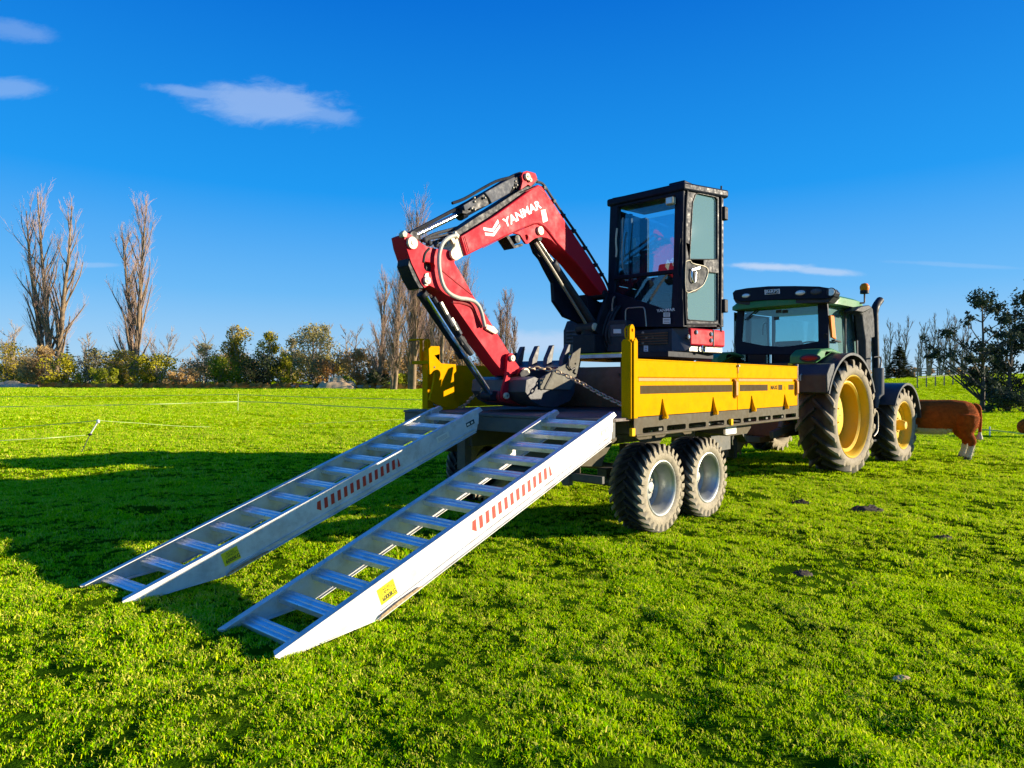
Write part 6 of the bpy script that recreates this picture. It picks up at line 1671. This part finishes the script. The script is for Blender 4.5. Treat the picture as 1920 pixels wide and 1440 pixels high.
def gum(px, Z, py, wpx, label, clumps, seed, dens=420, tr=.02):
    """dark airy evergreen: clumps of foliage on visible limbs; clumps in photo pixels (x, y, radius)"""
    rnd = random.Random(seed); X, Y, z0 = ground_at(px, Z)
    root = bpy.data.objects.new('gum_tree', None); COL.objects.link(root); root.location = (X, Y, z0 - .1); tag(root, label, 'tree', 'dark gum trees at the right edge')
    m, s = MB(), MB(); tone = []; H = htop(py, Z, z0)
    pts, rs = limb(s, (0, 0, 0), (.02, 0, 1), H * .93, H * tr, 10, .04, rnd, .03, 7, .15)
    for cx2, cy2, rr in clumps + [(c_[0] + rnd.uniform(-22, 22), c_[1] + rnd.uniform(-16, 16), c_[2] * rnd.uniform(.35, .6)) for c_ in clumps for _ in range(1)]:
        c = Vector(((cx2 - px) / F * Z, rnd.uniform(-.5, .5) * wpx / F * Z * .5, htop(cy2, Z, z0))); r_ = rr / F * Z
        i = max(1, min(len(pts) - 2, int((c.z - abs(c.x) * .7) / H * len(pts)))); p = pts[i]
        d = c - p; limb(s, p, d, d.length, rs[i] * .45 + .01, 5, .08, rnd, .0, 4, .3)
        for q in range(3): limb(s, p + d * .7, d.normalized() + Vector((rnd.uniform(-.8, .8), rnd.uniform(-.8, .8), rnd.uniform(-.2, .8))), r_ * 1.1, .02, 3, .1, rnd, 0, 3, .4)
        nn = int(dens * .95 * (rr / 16) ** 2)
        for _ in range(nn):
            v_ = Vector((rnd.gauss(0, .46), rnd.gauss(0, .46), rnd.gauss(0, .3))) * r_
            v_.z += .12 * r_
            p2 = c + v_
            if noise.noise(p2 * 2.2 + Vector((seed, 0, 0))) < 0.02 and rnd.random() < .88: continue
            a = Vector((rnd.uniform(-1, 1), rnd.uniform(-1, 1), rnd.uniform(-1, 1))).normalized(); b = a.orthogonal().normalized(); c3 = a.cross(b); sz = .0027 * Z * rnd.uniform(.5, 1.5)
            m.add([p2 - b * sz, p2 + c3 * sz * .4, p2 + b * sz, p2 - c3 * sz * .4], [(0, 1, 2, 3)]); tone += [max(0, min(1, rnd.random() * .6 + .2 + v_.z / r_ * .2))] * 4
    s.build('trunk', M['barkdark'], root, loc=(0, 0, 0), smooth=60); o = m.build('crown', LM['gum'], root, loc=(0, 0, 0), smooth=0)
    o.data.attributes.new('tone', 'FLOAT', 'POINT').data.foreach_set('value', tone)
gum(1842, 31, 541, 130, 'tall dark gum tree with a separate umbrella-shaped top', [(1842, 556, 22), (1822, 566, 12), (1862, 566, 12), (1808, 602, 13), (1832, 592, 9), (1788, 622, 15), (1815, 645, 20), (1758, 648, 14), (1775, 668, 20), (1800, 672, 14), (1866, 600, 12), (1880, 630, 16), (1840, 670, 16), (1755, 632, 9), (1830, 700, 22), (1862, 650, 18), (1870, 700, 20), (1845, 735, 22), (1822, 716, 12), (1742, 664, 10)], 5)
gum(1892, 34, 555, 120, 'broad dark gum tree right of the umbrella-topped one', [(1890, 575, 22), (1912, 590, 20), (1872, 600, 16), (1900, 620, 22), (1865, 628, 14), (1885, 655, 24), (1918, 650, 24), (1860, 670, 14), (1900, 690, 28), (1870, 720, 24), (1918, 720, 26), (1890, 745, 26), (1860, 750, 16), (1925, 560, 16), (1930, 690, 20), (1935, 620, 26)], 6)
gum(1950, 33, 520, 120, 'dark gum tree cut off by the right edge of the picture', [(1925, 548, 16), (1950, 540, 26), (1965, 580, 30), (1940, 610, 22), (1970, 640, 34), (1945, 680, 26), (1975, 710, 34), (1940, 740, 26)], 8, dens=300)
leafy(1885, 30, 735, 90, 'gum', 'dark tangled bush at the foot of the gum trees', seed=71, n=4200, lobes=16, leaf=.0042, base=.0, twigs=120)
leafy(1786, 42, 756, 50, 'green', 'small open green sapling between fir and gum trees', name='sapling', cat='tree', seed=72, n=420, lobes=7, trunk=True, leaf=.005, twigs=40)

# clay banks, logs
def bank(px, Z, wpx, hpx, label, seed):
    X, Y, z0 = ground_at(px, Z); W_, Hh = wpx / F * Z, hpx / F * Z
    m = MB(); n = 18; vs = []; fs = []
    for i in range(n + 1):
        for j in range(n + 1):
            x, y = (i / n - .5), (j / n - .5)
            e = max(0, 1 - (2 * x) ** 2) * max(0, 1 - (2 * y) ** 2)
            z = Hh * (e ** .5) * (.75 + .6 * noise.noise(Vector((x * 6 + seed, y * 6, 0)))) - .05
            vs.append((x * W_, y * W_ * .5, z))
    for i in range(n):
        for j in range(n): fs.append((i * (n + 1) + j, (i + 1) * (n + 1) + j, (i + 1) * (n + 1) + j + 1, i * (n + 1) + j + 1))
    m.add(vs, fs); o = m.build('clay_bank', M['clay'], None, loc=(X, Y, z0)); tag(o, label, 'earth bank')
bank(632, 84, 74, 22, 'pale dug clay bank under the low bright green shrub', 3)
bank(22, 84, 90, 13, 'low pink clay bank at the left edge under the hedge', 9)
for i, (px, Z, w_, lab) in enumerate(((560, 84, 30, 'pinkish felled log left of the clay bank'), (575, 82, 22, 'short pale log just left of the clay bank'), (682, 84, 26, 'pale log right of the clay bank'), (58, 83, 24, 'short log on the pink clay at the left edge'), (718, 84, 24, 'thin log at the foot of the thick-trunked poplar'))):
    X, Y, z0 = ground_at(px, Z); L_ = w_ / F * Z
    m = MB(); m.tube([(-L_ / 2, 0, 0), (0, .1, .03), (L_ / 2, .2, .0)], [.24, .22, .2], 10); o = m.build('log', M['log'], None, loc=(X, Y, z0 + .2)); tag(o, lab, 'log', 'logs lying along the hedge')
m = MB()
for i in range(500):
    px = random.uniform(0, 800); Z = random.uniform(83, 88); X, Y, z0 = ground_at(px, Z)
    a = random.random() * 3; h_ = random.uniform(.2, .8); w_ = random.uniform(.3, .8)
    m.add([(X - w_, Y, z0), (X + w_, Y + .2, z0), (X + w_ * .4, Y, z0 + h_), (X - w_ * .5, Y, z0 + h_ * .8)], [(0, 1, 2, 3)])
o = m.build('dry_grass', LM['orange'], None, loc=(0, 0, 0), smooth=0); tag(o, 'straw-coloured dry grass along the foot of the hedge', 'dry grass', kind='stuff')
o.data.attributes.new('tone', 'FLOAT', 'POINT').data.foreach_set('value', [random.random() for _ in o.data.vertices])

# dung and soil scrapes in the turf
for i, (px, py, r_, lab) in enumerate(((1505, 944, .11, 'dark cow pat on the grass right of the trailer wheels'), (1628, 958, .17, 'patch of scraped bare soil right of the cow pat'), (1505, 1082, .07, 'small broken clod of soil in the middle of the right-hand turf'), (1690, 1272, .035, 'small pale clod low on the right of the foreground'), (1770, 1012, .07, 'small dark clod near the right edge'), (590, 900, .14, 'dark clod in the shade beyond the left ramp'))):
    Z = EYE * F / (py - CY)
    X, Y, z0 = ground_at(px, Z); m = MB(); n = 16; rings = 5; vs = [(0, 0, r_ * .2)]; fs = []
    for j in range(1, rings + 1):
        for k_ in range(n):
            t = 2 * math.pi * k_ / n; q = r_ * j / rings * (1 + .5 * noise.noise(Vector((math.cos(t) * 1.5, math.sin(t) * 1.5, i * 3.1))))
            vs.append((q * math.cos(t) * 1.3, q * math.sin(t) * .8, r_ * .2 * (1 - (j / rings) ** 2) + r_ * .35 * noise.noise(Vector((q * 50 * math.cos(t), q * 50 * math.sin(t), i))) - (.02 if j == rings else 0)))
    for k_ in range(n): fs.append((0, 1 + k_, 1 + (k_ + 1) % n))
    for j in range(rings - 1):
        for k_ in range(n): a_ = 1 + j * n; fs.append((a_ + k_, a_ + n + k_, a_ + n + (k_ + 1) % n, a_ + (k_ + 1) % n))
    m.add(vs, fs); o = m.build('soil_clod' if i else 'cow_pat', M['soil'] if i != 3 else M['clay'], None, loc=(X, Y, z0 + .012), smooth=60); tag(o, lab, 'clod' if i else 'cow pat')
# electric-fence tapes and their posts
def gpt(px, py, dz=0.0):
    Z = EYE * F / (py - CY)
    for _ in range(12):
        X = (px - CX) / F * Z; Z = (EYE - hgt(X, Z) - dz) * F / (py - CY)
    return Vector(((px - CX) / F * Z, Z, hgt((px - CX) / F * Z, Z) + dz))
def tape(pts, label, w_=.045, twist=0.0, sag=.0, gaps=None):
    m = MB(); P_ = cr(pts, 14); N = len(P_); vs = []
    for i, p in enumerate(P_):
        d = (P_[min(i + 1, N - 1)] - P_[max(0, i - 1)]).normalized(); t = twist * i + .3
        s = Vector((0, 0, 1)) * math.cos(t) + d.cross(Vector((0, 0, 1))) * math.sin(t)
        s2 = d.cross(s).normalized() * .003
        vs += [p + s * w_ / 2 - s2, p + s * w_ / 2 + s2, p - s * w_ / 2 + s2, p - s * w_ / 2 - s2]
    fs = []
    for i in range(N - 1):
        for k_ in range(4): fs.append((i * 4 + k_, i * 4 + (k_ + 1) % 4, i * 4 + 4 + (k_ + 1) % 4, i * 4 + 4 + k_))
    m.add(vs, fs); o = m.build('fence_tape', M['tape'], None, loc=(0, 0, 0), smooth=0); tag(o, label, 'fence tape', 'white electric fence tapes across the pasture'); return o
def air(px, py, Z): return Vector(((px - CX) / F * Z, Z, EYE + (CY - py) / F * Z))
tape([air(-60, 744, 40), air(100, 743.5, 40), air(250, 742.5, 40), air(382, 740.5, 39.5)], 'upper white tape running from the left edge below the hedge', .03)
tape([air(382, 740.5, 39.5), air(449, 740, 35), air(560, 744, 33), air(690, 747, 31), air(800, 750, 30)], 'white tape running on past the thin post to the trailer', .03)
tape([air(-40, 763, 30), air(60, 762, 30), air(180, 760, 30), air(300, 757.5, 30), air(449, 753, 33)], 'twisted white tape that shows as dashes on the left', .035, twist=.28)
tape([air(449, 753, 33), air(520, 755, 31), air(640, 762, 27), air(800, 768, 25)], 'faint lower white tape right of the thin post', .04)
tape([air(-40, 808, 15.5), air(60, 799, 15), air(120, 794.5, 14.5), air(186, 788, 14.0)], 'near white tape from the left edge to the leaning post', .014)
tape([air(186, 788, 14.0), air(240, 792, 17), air(420, 800, 22), air(760, 786, 24)], 'near white tape from the leaning post towards the trailer', .009)
tape([air(-40, 828, 12.5), air(40, 824, 12.7), air(100, 820.5, 13), air(160, 816, 13.6)], 'lowest white tape, close to the grass at the left edge', .014, twist=.2)
m = MB(); b0 = gpt(148, 848); tpp = air(186, 787, b0.y); d_ = (tpp - b0)
fp = bpy.data.objects.new('fence_post', None); COL.objects.link(fp); fp.location = b0; tag(fp, 'white plastic fence post leaning to the right on its thin steel spike', 'fence post')
m.tube([Vector((0, 0, -.1)), d_ * .55], .009, 6); m.build('spike', M['chassis'], fp, loc=(0, 0, 0))
m = MB(); m.tube([d_ * .56, d_ * .92], .014, 8); m.build('shaft', M['white'], fp, loc=(0, 0, 0)); m = MB(); m.sphere(tuple(d_ * .95), .035, 8, (1, .8, 1.2)); m.build('insulator', M['white'], fp, loc=(0, 0, 0)); m = MB(); m.sphere(tuple(d_ * .55), .035, 7, (1.3, 1, .8)); m.build('foot_tread', M['ink'], fp, loc=(0, 0, 0))
b1 = gpt(446, 770); o = MB().tube([b1 + Vector((0, 0, -.05)), b1 + Vector((.02, 0, (770 - 738) / F * b1.y))], .018, 6).build('fence_post', M['tape'], None, loc=(0, 0, 0)); tag(o, 'thin upright white post far out between the tapes', 'fence post')
tape([air(1832, 806, 17), air(1855, 806, 17), air(1930, 815, 16.5)], 'thin white tape at the right edge beyond the cow', .03)
b2 = gpt(1856, 818); o = MB().tube([b2, b2 + Vector((0, 0, .26))], .02, 6).build('fence_post', M['white'], None, loc=(0, 0, 0)); tag(o, 'short white insulator post beyond the cow', 'fence post')

# timber fences in the right-hand paddock
def rail_fence(p_list, Z, label, hgt_, rails, n, rr=.05):
    root = bpy.data.objects.new('rail_fence', None); COL.objects.link(root)
    A = Vector(ground_at(p_list[0], Z[0])); B = Vector(ground_at(p_list[1], Z[1])); root.location = A; tag(root, label, 'fence')
    pm = None
    for i in range(n + 1):
        p = A.lerp(B, i / n); p.z = hgt(p.x, p.y)
        if pm is None:
            m = MB(); m.box(-rr, rr, -rr, rr, -.2, hgt_); o = m.build('post', M['wood'], root, loc=p - A); pm = o.data
        else: o = bpy.data.objects.new('post', pm); COL.objects.link(o); o.parent = root; o.location = p - A
        if i < n:
            q = A.lerp(B, (i + 1) / n); q.z = hgt(q.x, q.y)
            for z in rails:
                m = MB(); m.bar(p - A + Vector((0, -rr - .02, z)), q - A + Vector((0, -rr - .02, z)), .03, rr * 1.6); m.build('rail', M['wood'], root, loc=(0, 0, 0), smooth=0)
rail_fence((1650, 1850), (84, 84), 'long weathered rail fence just in front of the fir', 1.15, (.4, .7, 1.02), 13, .07)
rail_fence((1720, 1850), (55, 58), 'low post-and-wire fence halfway across the paddock', .95, (.85,), 8, .035)
rail_fence((1876, 1960), (36, 33), 'short timber fence under the gum trees at the right edge', 1.0, (.45, .9), 4, .06)

for o in list(bpy.data.objects):
    if '_base' in o: del o['_base']
